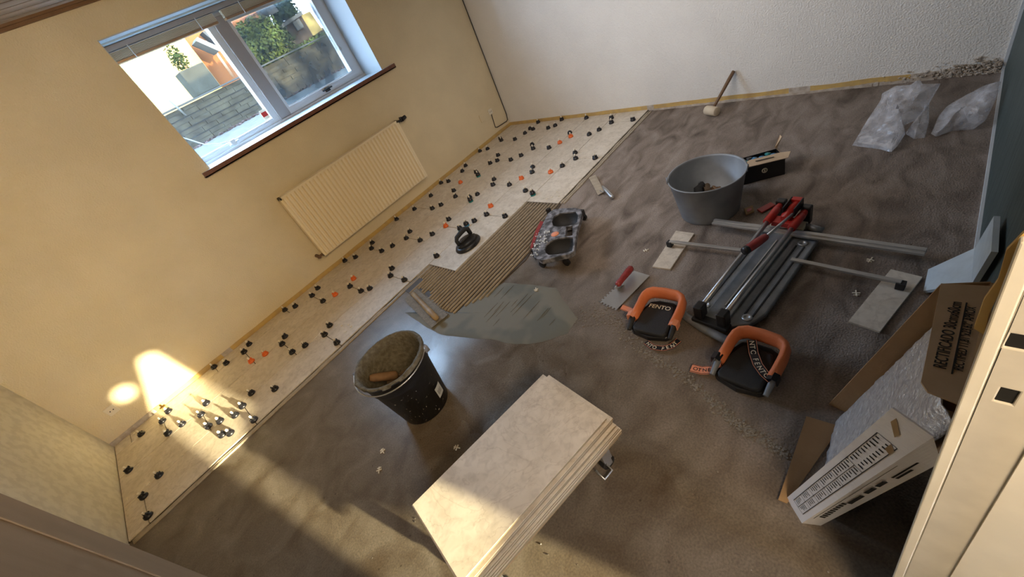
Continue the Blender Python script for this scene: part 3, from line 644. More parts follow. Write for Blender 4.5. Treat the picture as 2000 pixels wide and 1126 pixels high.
b = MB(); pth = [(.172*math.cos(a), .172*math.sin(a), bz-.02) for a in (math.radians(x) for x in (0,))]
# handle hangs over the left side of the rim
ax = Vector((.74, -.67, 0)).normalized(); px = Vector((-.67, -.74, 0)); pth = []
for k in range(25):
    a = math.pi*k/24; pth.append(ax*(.178*math.cos(a))+px*(.186*math.sin(a))+Vector((0, 0, bz-.006-.012*math.sin(a))))
b.tube(pth, .0032, 8)
b.build('handle', 'steel', t)
for sgn in (1, -1):
    b = MB(); p = ax*(.174*sgn)+Vector((0, 0, bz-.015)); b.box((p.x-.012, p.y-.012, p.z-.02), (p.x+.012, p.y+.012, p.z+.012)); b.build('ear', 'dust', t, .003)
b = MB(); a0 = math.radians(-62)
def onb(a, z, off=.0012): 
    r = .122+(.150-.122)*z/.24+off; return Vector((r*math.cos(a), r*math.sin(a), z))
for k, (z0_, z1_, w_) in enumerate([(.060, .125, .024)]):
    n = 6; vs = []
    for i in range(n+1):
        a = a0+(i/n-.5)*w_*2/.135; vs += [onb(a, z0_), onb(a, z1_)]
    b.add(vs, [(2*i, 2*i+2, 2*i+3, 2*i+1) for i in range(n)])
lb = b.build('label', 'white', t)
b = MB()
for k in range(12):
    a = a0+(-.38+k*.06)*.30; w_ = random.choice([.004, .008]); b.add([onb(a, .078, .002), onb(a+w_, .078, .002), onb(a+w_, .104, .002), onb(a, .104, .002)], [(0, 1, 2, 3)])
b.build('barcode', 'ink', lb)
b = MB(); rs = random.Random(8)
for k in range(80):
    a = rs.uniform(-2.9, .4); z = rs.uniform(.01, .23); h = rs.choice([.002, .003, .004, .010]); w_ = rs.choice([.01, .015, .03, .06]); b.add([onb(a, z), onb(a+w_, z+.002), onb(a+w_, z+h), onb(a, z+h*.8)], [(0, 1, 2, 3)])
b.build('mortar_splashes', 'mortard', t)['kind'] = 'stuff'
ta, tb_ = PZ(722, 738, .268), PZ(775, 732, .185); tc_ = (ta+tb_)/2
t = thing('bucket_trowel', 'mortar coated trowel lying inside the black bucket, thick brown handle up', 'trowel', (tc_.x, tc_.y, .14)); lf = local(t); ta, tb_ = lf(ta), lf(tb_)
b = MB(); b.tube([ta, ta.lerp(tb_, .12), ta.lerp(tb_, .6), ta.lerp(tb_, .92), tb_], [.012, .018, .021, .021, .016], 14); b.build('grip', 'grip_brown', t)
b = MB(); b.tube([tb_, tb_+Vector((.012, -.006, -.01)), tb_+Vector((.004, -.026, -.018))], .006, 8); b.slab([tb_+Vector((.01, -.020, -.022)), tb_+Vector((-.02, -.05, -.02)), ta+Vector((.03, -.045, -.06)), ta+Vector((.045, -.012, -.07))], .003, (0, 0, 1)); b.build('blade', 'crustb', t)

# ============================================================ GALVANISED TUB
t = thing('metal_tub', 'round galvanised metal tub with loose scraps inside', 'tub', (2.945, -2.655, 0)); hz = .225
b = MB(); b.lathe([(.140, 0), (.143, .003), (.145, .012), (.180, hz-.006), (.186, hz-.003), (.186, hz+.002), (.180, hz+.002), (.177, hz-.006), (.140, .016), (.0001, .014)], 64); b.build('tub_body', 'galv', t)
for sgn in (1, -1):
    a = math.radians(-80) if sgn > 0 else math.radians(118)
    b = MB(); p = Vector((.186*math.cos(a), .186*math.sin(a), hz)); d = Vector((-math.sin(a), math.cos(a), 0)); b.tube([p-d*.018+Vector((0, 0, -.004)), p-d*.010+Vector((0, 0, .018)), p+d*.010+Vector((0, 0, .018)), p+d*.018+Vector((0, 0, -.004))], .004, 8); b.build('handle_lug', 'galv', t)
for i, (nm, mt, lab, uv, sz) in enumerate([('scrap_lump', 'blackm', 'dark lump lying at the bottom of the metal tub', (1368, 366), .030), ('scrap_lump', 'crustb', 'brown lump at the bottom of the metal tub, beside the dark lump', (1388, 362), .026), ('scrap_lump', 'brown_wood', 'reddish brown piece nearest the right wall of the metal tub', (1406, 360), .022)]):
    p = PZ(*uv, .085); b = MB(); vs = []; rs = random.Random(i)
    b.tube([(-sz*1.6, 0, .004), (-sz, .0, .03), (-sz*.2, .004, .070), (sz*.6, 0, .075), (sz*1.4, -.004, .02), (sz*1.6, 0, .002)], [sz*.3, sz*.7, sz*.8, sz*.7, sz*.6, sz*.2], 9, None, 0, 1.1, .9); o = b.build(nm, mt, None, .001); o.location = (min(p.x, 3.02), p.y, .016); o.rotation_euler = (0, 0, i*.9); tag(o, lab, 'scrap')

# ============================================================ BLACK PRODUCT BOX
A = PZ(1448, 362, 0); B_ = PZ(1533, 340, 0); ang = math.atan2(B_.y-A.y, B_.x-A.x); wbx = (B_-A).length
t = thing('product_box', 'open black cardboard box of blue fittings beside the metal tub', 'box', (A.x, A.y, 0), ang)
D = .125; H = .095
b = MB(); k = .003
b.box((0, 0, 0), (wbx, D, k)); b.box((0, 0, 0), (wbx, k, H)); b.box((0, D-k, 0), (wbx, D, H)); b.box((0, 0, 0), (k, D, H)); b.box((wbx-k, 0, 0), (wbx, D, H)); bb = b.build('carton', 'black', t, .001)
b = MB(); b.slab([(.035, .006, H), (wbx+.01, -.01, H+.002), (wbx+.035, .03, H+.012), (wbx-.01, .05, H+.010), (.06, .055, H+.012), (.045, .05, H+.010)], .003, (0, 0, 1)); b.build('lid_flap', 'cardl', t)
b = MB(); b.slab([(wbx, .06, H), (wbx, D, H), (wbx+.03, D+.02, H+.05), (wbx+.03, D+.045, H+.05), (wbx-.01, D, H+.01)], .003); b.build('side_flap', 'cardl', t)
b = MB(); b.slab([(.08, .024, H+.0135), (.165, .018, H+.013), (.165, .024, H+.013), (.08, .031, H+.0135)], .0006, (0, 0, 1)); b.build('slot', 'ink', t)
b = MB(); b.lathe([(.014, 0), (.014, .0012), (.009, .0012), (.009, 0)], 20, Matrix.Translation((.115, -.0004, .055)) @ Matrix.Rotation(math.pi/2, 4, 'X'), caps=False); b.box((.1115, -.002, .048), (.1185, -.0004, .062)); b.build('round_emblem', 'offwhite', t)
b = MB(); b.slab([(-.0006, .0, .004), (-.0006, .075, .004), (-.0006, .06, .05), (-.0006, 0, .07)], .0012, (-1, 0, 0)); b.build('blue_panel', 'blue_board', t)
for i, (x, y, mt) in enumerate([(.05, .07, 'teal'), (.09, .085, 'blue'), (.125, .075, 'blue'), (.16, .095, 'teal'), (.07, .10, 'capb'), (.18, .07, 'blue')]):
    b = MB(); b.lathe([(.015, 0), (.017, .03), (.012, .045), (.016, .05), (.0001, .05)], 14); o = b.build('box_fitting', mt); p = t.matrix_basis @ Vector((x, y, .004)); 
    q = Vector((A.x+math.cos(ang)*x-math.sin(ang)*y, A.y+math.sin(ang)*x+math.cos(ang)*y, .045)); o.location = q
    tag(o, ['teal', 'blue', 'bright blue', 'green blue', 'black', 'dark blue'][i]+' plastic fitting inside the black box, '+['nearest the tub', 'second along', 'at the middle', 'farthest from the tub', 'at the rear left', 'by the cardboard flap'][i], 'fitting', 'plastic fittings in the black box')

# ============================================================ MALLET
hd = PZ(1390, 216, .035); tp = PX(1433, 139, LX-.014)
t = thing('rubber_mallet', 'pale rubber mallet standing on its head, handle against the right wall', 'mallet', (hd.x, hd.y, 0)); lf = local(t)
b = MB(); d = (tp-hd).normalized(); sd = Vector((0, 0, 1)).cross(d).normalized(); c0 = Vector((0, 0, .034))
b.tube([c0-sd*.05, c0-sd*.048, c0+sd*.048, c0+sd*.05], [.028, .032, .032, .028], 20); b.build('head', 'rubber', t)
b = MB(); b.tube([c0+d*.02, c0+d*.12, lf(tp)-d*.06, lf(tp)], [.010, .011, .013, .012], 10); b.build('handle', 'brown_wood', t)

# ============================================================ SMALL STEEL TROWEL (margin trowel) by the tile edge
def margin():
    P = [PZ(1150, 347, .012), PZ(1163, 341, .012), PZ(1181, 374, .012), PZ(1168, 381, .012)]; c = sum(P, Vector())/4
    t = thing('margin_trowel', 'small margin trowel with a pale handle lying by the far tile edge', 'trowel', (c.x, c.y, 0)); lf = local(t)
    b = MB(); b.slab([lf(p) for p in P], .0016, (0, 0, 1)); b.build('blade', 'mortar', t)
    a, e = lf(PZ(1177, 364, .035)), lf(PZ(1197, 386, .016)); b = MB(); b.tube([lf(PZ(1172, 372, .014)), lf(PZ(1179, 375, .03)), a.lerp(e, .2)], .004, 8); b.build('tang', 'steel', t)
    b = MB(); b.tube([a, a.lerp(e, .3), a.lerp(e, .9), e], [.008, .012, .013, .009], 12); b.build('handle', 'steel', t)
margin()
# notched trowels
def notched(name, label, P, h0, h1, hm, toothed, bladem, r=.016):
    c = sum(P, Vector())/4; t = thing(name, label, 'trowel', (c.x, c.y, 0)); lf = local(t); Q = [lf(p) for p in P]
    # edges listed in toothed get square notches
    out = []
    for i in range(4):
        a, e = Q[i], Q[(i+1) % 4]; inn = (sum(Q, Vector())/4-(a+e)/2).normalized()
        if i in toothed:
            n = max(4, int((e-a).length/.018))
            for k in range(n):
                for f, s_ in ((k/n, 0), ((k+.5)/n, 0), ((k+.5)/n, 1), ((k+1)/n, 1)): out.append(a.lerp(e, f)+inn*(.009*s_))
        else: out.append(a)
    b = MB(); b.slab(out, .0018, (0, 0, 1)); b.build('blade', bladem, t)
    a, e = lf(h0), lf(h1); d = (e-a).normalized()
    b = MB(); b.tube([a, a+d*.01, a.lerp(e, .3), a.lerp(e, .75), e-d*.008, e], [r*.6, r, r*.92, r*1.1, r, r*.5], 14); b.build('handle', hm, t)
    b = MB(); f = Vector((a.x, a.y, Q[0].z)); g2 = f+d*.04
    b.box((min(f.x, g2.x)-.004, min(f.y, g2.y)-.004, Q[0].z), (max(f.x, g2.x)+.004, max(f.y, g2.y)+.004, Q[0].z+.006)); b.tube([f+d*.03+Vector((0, 0, .004)), f-d*.004+Vector((0, 0, .014)), a-d*.012, a], [.006, .006, .0055, .005], 8); b.build('tang', 'steel' if toothed != [0] else 'mortar', t)
    return t
notched('notched_trowel', 'notched steel trowel with a red handle lying on the bare concrete', [PZ(1236, 528, .006), PZ(1269, 538, .006), PZ(1203, 606, .006), PZ(1169, 590, .006)], PZ(1205, 557, .042), PZ(1234, 521, .048), 'redm', [2, 3], 'steel')
notched('notched_trowel', 'mortar covered notched trowel with a wooden handle beside the combed mortar', [PZ(815, 561, .014), PZ(877, 613, .014), PZ(843, 640, .014), PZ(789, 585, .014)], PZ(806, 573, .044), PZ(853, 622, .046), 'wood', [0], 'mortard', .017)

# ============================================================ KNEELING CADDY
t = thing('kneeling_board', 'dusty black kneeling board on casters beside the combed mortar', 'kneeling board', (2.47, -1.99, 0)); lf = local(t); zt = .105
def zz(u, v, z=zt): p = lf(PZ(u, v, z)); return (p.x, p.y)
outer = [zz(u, v) for u, v in [(1043, 502), (1040, 488), (1049, 460), (1060, 436), (1070, 416), (1080, 409), (1098, 406), (1122, 405), (1134, 408), (1137, 416), (1133, 430), (1128, 446), (1124, 470), (1121, 490), (1112, 496), (1095, 499), (1075, 504), (1058, 508)]]
h1 = [zz(u, v) for u, v in [(1078, 432), (1082, 422), (1093, 416), (1108, 414), (1124, 413), (1129, 419), (1127, 433), (1120, 438), (1105, 441), (1090, 442), (1080, 440)]]
h2 = [zz(u, v) for u, v in [(1064, 486), (1067, 477), (1076, 470), (1090, 465), (1108, 462), (1119, 463), (1119, 478), (1117, 489), (1105, 493), (1088, 496), (1072, 497), (1066, 493)]]
h3 = [zz(u, v) for u, v in [(1106, 442), (1118, 440), (1118, 459), (1104, 461)]]
b = MB(); vs, fs = holed(outer, [h1, h2, h3], zt-.030, zt); b.add(vs, fs); b.build('board', 'dust', t, .003)
for h in (h1, h2):
    c = Vector((sum(p[0] for p in h)/len(h), sum(p[1] for p in h)/len(h), 0)); n = len(h); b = MB(); vs = []
    for f, z in ((1.01, zt-.003), (.97, zt-.03), (.8, zt-.055), (.5, zt-.065), (.05, zt-.066)):
        for p in h: vs.append((c.x+(p[0]-c.x)*f, c.y+(p[1]-c.y)*f, z))
    b.add(vs, [(j*n+i, j*n+(i+1) % n, (j+1)*n+(i+1) % n, (j+1)*n+i) for j in range(4) for i in range(n)]+[tuple(4*n+i for i in range(n))], None, True); b.build('knee_cup', 'blackm', t)
b = MB(); p = lf(PZ(1084, 457, zt)); b.lathe([(.024, 0), (.024, .002), (.0001, .002)], 24, Matrix.Translation((p.x, p.y, zt))); b.build('round_badge', 'webo', t)
b = MB(); rs = random.Random(1)
for k in range(80):
    u = rs.uniform(1043, 1068); v = rs.uniform(455, 500) if u < 1058 else rs.uniform(450, 475); p = zz(u+(475-v)*.25, v); pebble(b, Vector((p[0], p[1], zt)), rs.choice([.002, .004, .006]), rs)
b.build('plaster_splashes', 'white', t)['kind'] = 'stuff'
for u, v in [(1060, 516), (1107, 512), (1140, 424), (1048, 500), (1075, 420)]:
    p = lf(PZ(u, v, .02)); b = MB(); b.cyl((p.x-.009, p.y, .0215), (p.x+.009, p.y, .0215), .0213, 18); b.box((p.x-.012, p.y-.012, .03), (p.x+.012, p.y+.012, zt-.032)); b.build('caster', 'black', t, .001)
b = MB(); q = [(1040, 486), (1052, 455), (1062, 434), (1056, 432), (1046, 452), (1036, 484)]; b.prism([zz(u, v, .07) for u, v in q], .045, .075); b.build('side_rail', 'redm', t)

# ============================================================ TILE CUTTER
CO = Vector((2.17, -2.965, 0)); CA = math.atan2(-.088, .63)
t = thing('tile_cutter', 'long manual tile cutter with twin steel rails and red handle', 'tile cutter', CO, CA); lf = local(t)
def Lq(u, v, z): return lf(PZ(u, v, z))
b = MB(); out = [(0.0, .085), (.05, .095), (.55, .095), (.60, .075), (.61, -.10), (.585, -.14), (.10, -.145), (.03, -.12), (-.01, -.06), (-.02, .03)]
b.prism(out, .012, .034); bd = b.build('deck', 'body', t, .006, 3)
b = MB(); b.box((-.01, -.048, .034), (.62, .040, .046)); b.build('centre_plate', 'body', t, .003)
for y in (.068, .004-.01, -.082, -.112):
    b = MB(); b.box((.07, y-.0025, .034), (.52, y+.0025, .0505 if abs(y) < .03 else .038)); b.build('groove_strip', 'steel' if abs(y) < .03 else 'blackm', t)
for x, y in ((.055, -.098), (.54, -.098), (.055, .067)):
    b = MB(); b.lathe([(.018, .034), (.018, .039), (.010, .039), (.009, .036), (.0001, .036)], 22, Matrix.Translation((x, y, 0))); b.build('grommet', 'steel', t)
for y, u1, v1, u2, v2 in ((.05, 1370, 597, 1527, 396), (-.05, 1415, 612, 1576, 408)):
    a, e = Lq(u1, v1, .085), Lq(u2, v2, .10); b = MB(); b.cyl(a, a.lerp(e, .80), .0085, 14); b.cyl(a+Vector((0, 0, -.012)), a.lerp(e, .8)+Vector((0, 0, -.012)), .006, 10); b.build('rail', 'steel', t)
    b = MB(); b.cyl(a.lerp(e, .79), a.lerp(e, .93), .017, 14); b.cyl(a.lerp(e, .93), e, .017, 14, .010); b.build('rail_clamp', 'red', t, .002)
    b = MB(); b.box(e+Vector((-.02, -.02, -.07)), e+Vector((.015, .02, .02))); b.build('end_post', 'black', t, .006)
for sy in (.05, -.05):
    a = Lq(1370, 597, .085) if sy > 0 else Lq(1415, 612, .085)
    b = MB(); b.box(a+Vector((-.035, -.018, -.055)), a+Vector((.012, .018, .018))); b.cyl(a+Vector((-.03, 0, 0)), a+Vector((.014, 0, 0)), .017, 14); b.build('front_post', 'black', t, .006)
b = MB(); b.box((-.045, -.07, .030), (-.005, .075, .046)); b.build('cross_bar', 'black', t, .004)
b = MB(); b.tube([Lq(1325, 606, .016), Lq(1340, 618, .016), Lq(1372, 640, .016), Lq(1410, 660, .016), Lq(1437, 672, .016), Lq(1475, 668, .016)], .014, 12, None, 0, 1.3, 1); b.build('front_foot', 'body', t)
# handle
a, e, f = Lq(1456, 489, .135), Lq(1497, 461, .135), Lq(1548, 418, .12)
b = MB(); b.tube([a, a.lerp(e, .15), a.lerp(e, .5), a.lerp(e, .9), e], [.012, .018, .019, .016, .013], 16); hg = b.build('handle_grip', 'redm', t)
b = MB(); d = (e-a).normalized(); b.tube([a-d*.008, a+d*.012], [.017, .0185], 16); b.build('grip_end', 'black', hg)
b = MB(); b.cyl(e, f, .0065, 12); b.build('lever', 'steel', t)
b = MB(); g1 = Lq(1531, 428, .10); g2 = Lq(1560, 394, .13); b.tube([g1, g1.lerp(g2, .3), g1.lerp(g2, .7), g2], [.018, .024, .020, .014], 12); b.box(g1+Vector((-.02, -.045, -.03)), g1+Vector((.03, .045, -.006))); b.build('carriage', 'red', t, .003)
b = MB(); g3 = Lq(1548, 404, .13)
for s_ in (-.022, .022): b.box(g3+Vector((-.04, s_-.003, -.02)), g3+Vector((.05, s_+.003, .02)))
b.build('lever_fork', 'black', t, .002)
b = MB(); b.box(g3+Vector((.03, -.02, .0)), g3+Vector((.055, .02, .018))); b.build('fork_bridge', 'red', t, .002)
b = MB(); c = Lq(1535, 440, .05); b.box(c+Vector((-.02, -.075, -.006)), c+Vector((.035, .06, .012))); b.build('breaker_pad', 'offwhite', t, .004)
b = MB(); c = Lq(1540, 455, .03); b.box(c+Vector((-.02, -.09, -.012)), c+Vector((.03, .07, .012))); b.build('rear_block', 'black', t, .003)
b = MB(); b.tube([Lq(1572, 440, .05), Lq(1592, 447, .05), Lq(1606, 452, .04)], [.012, .016, .018], 10); b.build('knob', 'body', t)
# fence and side arms
a, e = Lq(1394, 434, .045), Lq(1808, 494, .045); d = (e-a).normalized(); n_ = Vector((-d.y, d.x, 0))
b = MB(); b.slab([a-n_*.020, e-n_*.020, e+n_*.020, a+n_*.020], .010, (0, 0, 1)); b.slab([a-n_*.004+Vector((0, 0, .010)), e-n_*.004+Vector((0, 0, .010)), e+n_*.010+Vector((0, 0, .010)), a+n_*.010+Vector((0, 0, .010))], .005, (0, 0, 1)); b.build('fence', 'alu', t, .001)
for (u1, v1, u2, v2, zq) in ((1308, 473, 1455, 491, .036), (1545, 508, 1760, 553, .036)):
    a, e = Lq(u1, v1, zq), Lq(u2, v2, zq); d = (e-a).normalized(); n_ = Vector((-d.y, d.x, 0))
    b = MB(); b.slab([a-n_*.009, e-n_*.009, e+n_*.009, a+n_*.009], .010, (0, 0, 1)); o = b.build('support_arm', 'alu', t, .001)
    q = a if u1 < 1400 else e; b = MB(); b.box(q+Vector((-.013, -.013, -.023)), q+Vector((.013, .013, .006))); b.build('arm_foot', 'blackm', o, .002)
# cut tiles under the arms
for nm, pts in (('left', [(1320, 450), (1356, 455), (1309, 525), (1274, 520)]), ('right', [(1740, 525), (1802, 540), (1719, 647), (1657, 627)])):
    P = [PZ(u, v, .0105) for u, v in pts]; b = MB(); b.slab([(p.x, p.y, .001) for p in P], .0095, (0, 0, 1)); o = b.build('cut_tile', 'tile', None, .0006, 1)
    tag(o, 'narrow cut tile strip under the short arm of the cutter, towards the trowel' if nm == 'left' else 'cut tile strip under the long arm of the cutter, near the carton', 'tile', 'cut tiles beside the cutter')
# red bits
for i, (P, mt, lab) in enumerate([([(1453, 407), (1470, 400), (1473, 412), (1457, 419)], 'card', 'small brown red block lying on the floor between tub and cutter'), ([(1478, 408), (1505, 394), (1515, 399), (1488, 414)], 'red', 'flat red plastic piece lying on the floor behind the cutter')]):
    b = MB(); b.slab([PZ(u, v, .012) for u, v in P], .008, (0, 0, -1)); o = tag(b.build(['wooden_block', 'plastic_wedge'][i], mt, None, .002), lab, ['block', 'wedge'][i])
    if i == 0: b = MB(); b.slab([PZ(u, v, .0125) for u, v in [(1458, 409), (1467, 405), (1468, 410), (1460, 414)]], .001, (0, 0, 1)); b.build('red_face', 'red', o)

# ============================================================ KNEE PADS
def kneepad(loc, rz, label, second):
    t = thing('knee_pad', label, 'knee pad', loc, rz)
    W_ = .086; pth = [(-.045, W_*.98, .050), (-.01, W_, .054), (.03, W_, .058)]
    for k in range(9):
        a = math.pi/2-math.pi*k/8; ca, sa = math.cos(a), math.sin(a)
        pth.append((.045+.060*abs(ca)**.7*(1 if ca >= 0 else -1), W_*abs(sa)**.55*(1 if sa >= 0 else -1), .062+.012*max(0, ca)))
    pth += [(.03, -W_, .058), (-.01, -W_, .054), (-.045, -W_*.98, .050)]
    b = MB(); b.tube(pth, .0190, 14, None, 0, .85, 1.70, up=(0, 0, 1)); b.build('foam_rim', 'orange', t)
    b = MB(); po = [(-.10, .070), (-.085, .085), (.03, .086), (.085, .066), (.100, .03), (.100, -.03), (.085, -.066), (.03, -.086), (-.085, -.085), (-.10, -.070), (-.115, 0)]
    b.prism(po, .004, .030); b.build('base_shell', 'black', t, .006, 3)
    b = MB(); b.prism([(-.105, .062), (-.09, .072), (.0, .070), (.06, .05), (.068, 0), (.06, -.05), (0, -.070), (-.09, -.072), (-.105, -.062)], .028, .050); b.build('knee_cushion', 'blackm', t, .008, 3)
    for s_ in (1, -1):
        b = MB(); b.tube([(-.10, s_*.088, .030), (-.05, s_*.090, .050), (-.035, s_*.090, .054)], [.011, .014, .013], 10, None, 0, .8, 1); b.build('buckle', 'galv' if second else 'blackm', t, .001)
        b = MB(); b.ribbon([(-.050, s_*.075, .076), (-.048, s_*.090, .082), (-.046, s_*.106, .074), (-.044, s_*.108, .045)], (.015, 0, 0), .003); o = b.build('strap_loop', 'webo' if (not second) else 'capb', t)
    if not second: text('FENTO', 'lettering', (.03, .052, .052), (0, -1, 0), (1, 0, 0), .030, 'offwhite', t, 1.0)
    return t
ka = kneepad((2.112, -2.752, 0), .05, 'orange rimmed black knee pad nearest the notched trowel with the red handle', False)
kb = kneepad((2.005, -3.145, 0), -.10, 'orange rimmed black knee pad with a strap laid across it, nearest the carton', True)
# straps
def strap(par, pts, zs, w, face, name, txt=None, tcol='ink', flip=False, size=.024, start=.1):
    lf = local(par); P = [lf(PZ(u, v, z)) for (u, v), z in zip(pts, zs)]
    Q = []
    for i in range(len(P)-1):
        for k in range(4): Q.append(P[i].lerp(P[i+1], k/4))
    Q.append(P[-1]); wv = []
    for i in range(len(Q)):
        d = (Q[min(i+1, len(Q)-1)]-Q[max(i-1, 0)]); d.z = 0; d.normalize(); wv.append(Vector((d.y, -d.x, 0))*w)
    b = MB(); b.ribbon(Q, wv, .002); o = b.build(name, face, par)
    b = MB(); 
    for s_ in (.86, -.86): b.ribbon([q+v*s_+Vector((0, 0, .0021)) for q, v in zip(Q, wv)], [v*.05 for v in wv], .0006)
    b.build('strap_edge', 'ink' if face == 'webo' else 'webo', o)
    if txt:
        L_ = [0]
        for i in range(1, len(Q)): L_.append(L_[-1]+(Q[i]-Q[i-1]).length)
        pos = start*L_[-1]
        for ch in txt:
            if ch != ' ':
                i = max(j for j in range(len(Q)-1) if L_[j] <= min(pos, L_[-1]-1e-4)); f = (pos-L_[i])/(L_[i+1]-L_[i]); q = Q[i].lerp(Q[i+1], f); d = (Q[i+1]-Q[i]).normalized()
                v = wv[i].normalized(); up_ = (-v if not flip else v)
                text(ch, 'letter', q-up_*size*.36+Vector((0, 0, .0022)), d, up_, size, tcol, o)
            pos += size*.80
            if pos > L_[-1]-size*.6: break
    return o
strap(ka, [(1243, 606), (1234, 607), (1225, 603), (1214, 599)], [.036, .030, .025, .030], .016, 'webo', 'strap_end')
strap(ka, [(1262, 668), (1275, 678), (1295, 681), (1312, 676), (1326, 664)], [.010, .012, .012, .012, .014], .013, 'capb', 'strap', 'NTO FENT', 'offwhite', False, .022, .04)
strap(kb, [(1350, 718), (1370, 723), (1392, 722), (1408, 714), (1416, 710)], [.012, .012, .018, .030, .036], .018, 'webo', 'strap_end', 'OTNEF OTN', 'ink', False, .021, .06)
strap(kb, [(1468, 664), (1472, 690), (1480, 712), (1493, 730), (1507, 742)], [.070, .058, .062, .066, .062], .016, 'capb', 'strap', 'NTO FENTO', 'offwhite', False, .023, .02)

# ============================================================ TILE STACK ON ITS DOLLY
TZ = .238; q = [PZ(u, v, TZ) for u, v in ((1058, 733), (1187, 812), (810, 993), (893, 1126))]
dl = ((q[0]-q[2])+(q[1]-q[3])).normalized(); dl.z = 0; ang = math.atan2(dl.y, dl.x); cx = (q[0]+q[1]+q[2]+q[3])/4
rs = random.Random(9); n = 11
for k in range(n):
    b = MB(); b.box((-.300, -.150, 0), (.300, .150, .0098)); b.build('x', 'tile', None, .0007, 1) if False else None
    b = MB(); b.box((-.300, -.150, .0078), (.300, .150, .0098)); b.box((-.2995, -.1495, 0), (.2995, .1495, .0078), None, 1)
    o = b.build('floor_tile', ['tile', 'tile_edge'], None); j = n-1-k
    dx = 0 if j == 0 else .004+.0020*j+rs.uniform(-.004, .006); dy = 0 if j == 0 else rs.uniform(-.006, .004)-.0010*j
    if j == 1: dx, dy = -.006, .006
    if j == 2: dx, dy = .018, -.006
    p = cx+dl*dx+Vector((-dl.y, dl.x, 0))*dy; o.location = (p.x, p.y, TZ-.0098-.0101*j); o.rotation_euler = (0, 0, ang+(0 if j == 0 else rs.uniform(-.008, .008)))
    lab = 'beige stone look tile, topmost of the stack' if j == 0 else ('beige stone look tile at the bottom of the stack' if j == n-1 else f'beige stone look tile, {ordn[j]} from the top of the stack')
    tag(o, lab, 'tile', 'tiles in the stack')
zb = TZ-.0101*n
t = thing('plant_dolly', 'low wooden dolly on casters carrying the stack of tiles', 'dolly', (cx.x, cx.y, 0), ang)
b = MB(); b.box((-.315, -.155, zb-.020), (.31, -.105, zb-.002)); b.box((-.315, .105, zb-.020), (.31, .155, zb-.002)); b.box((-.26, -.105, zb-.020), (-.2, .105, zb-.002)); b.box((.2, -.105, zb-.020), (.26, .105, zb-.002)); b.build('board', 'wood', t, .002)
for sx_ in (-1, 1):
    for sy_ in (-1, 1):
        x, y = sx_*.245, sy_*.135
        b = MB(); b.cyl((x, y-.010, .0265), (x, y+.010, .0265), .0262, 20); w_ = b.build('caster', 'black', t, .001)
        b = MB(); b.box((x-.018, y-.016, .052), (x+.018, y+.016, zb-.021)); b.box((x-.012, y-.015, .02), (x+.012, y-.012, .056)); b.box((x-.012, y+.012, .02), (x+.012, y+.015, .056)); b.build('fork', 'steel', w_, .001)
b = MB(); p = local(t)(PZ(1183, 922, .02)); b.tube([p+Vector((-.02, .02, .02)), p+Vector((-.02, -.012, .0)), p+Vector((.02, -.012, .0)), p+Vector((.02, .02, .02))], .004, 8); b.build('brake_lever', 'steel', t)

# ============================================================ CARTON (standing on end against the back wall)
t = thing('tile_carton', 'opened tile carton standing on end, white printed side and brown flaps', 'cardboard box', (1.78, -3.45, 0)); lf = local(t)
ZT = .56
D0, Dt = PZ(1536, 972, 0), PZ(1742, 796, ZT); C0, Ct = PZ(1566, 1021, 0), PZ(1823, 853, ZT); E0, Et = PZ(1603, 1026, 0), PZ(1838, 903, ZT-.05)
E0.z = .001
b = MB(); b.patch(lf(D0), lf(C0), lf(Ct), lf(Dt), .0035, (.7, -.7, 0)); wp = b.build('side_panel', 'cardw', t)
b = MB(); b.patch(lf(C0), lf(E0), lf(Et), lf(Ct), .0035, (.9, .4, 0)); wp2 = b.build('folded_edge', 'cardw', t)
FRb, FRt = PZ(1619, 789, 0), PZ(1837, 556, ZT); BRb, BRt = PZ(1663, 810, 0), Vector((1.975, -3.605, ZT))
b = MB(); b.patch(lf(FRb), lf(BRb), lf(BRt), lf(FRt), .004, (1, 0, 0)); b.build('long_flap', 'card', t)
BLb, BLt = Vector((1.615, -3.452, .001)), Vector((1.62, -3.61, ZT))
b = MB(); b.patch(lf(BLb), lf(BRb), lf(BRt), lf(BLt), .004, (0, -1, 0)); b.build('back_panel', 'card', t)
# wrapped tiles in the carton
f0 = Vector((0, .035, .0)); b = MB(); nx, nz_ = 26, 46; vs = []
for j in range(nz_+1):
    for i in range(nx+1):
        fx, fz = .03+.94*i/nx, .01+.94*j/nz_
        p = BLb.lerp(BRb, fx).lerp(BLt.lerp(BRt, fx), fz)+f0
        edge = min(i, nx-i, 3)/3
        p = p+Vector((0, -.022*(1-edge)+.004*noise.noise(Vector((fx*16, fz*30, 2))), .0)); vs.append(lf(p))
fs = [(j*(nx+1)+i, j*(nx+1)+i+1, (j+1)*(nx+1)+i+1, (j+1)*(nx+1)+i) for j in range(nz_) for i in range(nx)]
b.add(vs, fs, None, True); wr = b.build('foil_wrap', 'foil', t); so_ = wr.modifiers.new('thick', 'SOLIDIFY'); so_.thickness = .003
# bottom flap lying on the floor
s1, s2, s3, s4 = PZ(1575, 812, .03), PZ(1520, 975, .012), PZ(1560, 1000, .002), PZ(1642, 832, .004)
b = MB(); b.slab([lf(s1), lf(s2), lf(PZ(1537, 982, .004)), lf(s4)], .0035, (0, 0, -1)); b.build('bottom_flap', 'card', t)
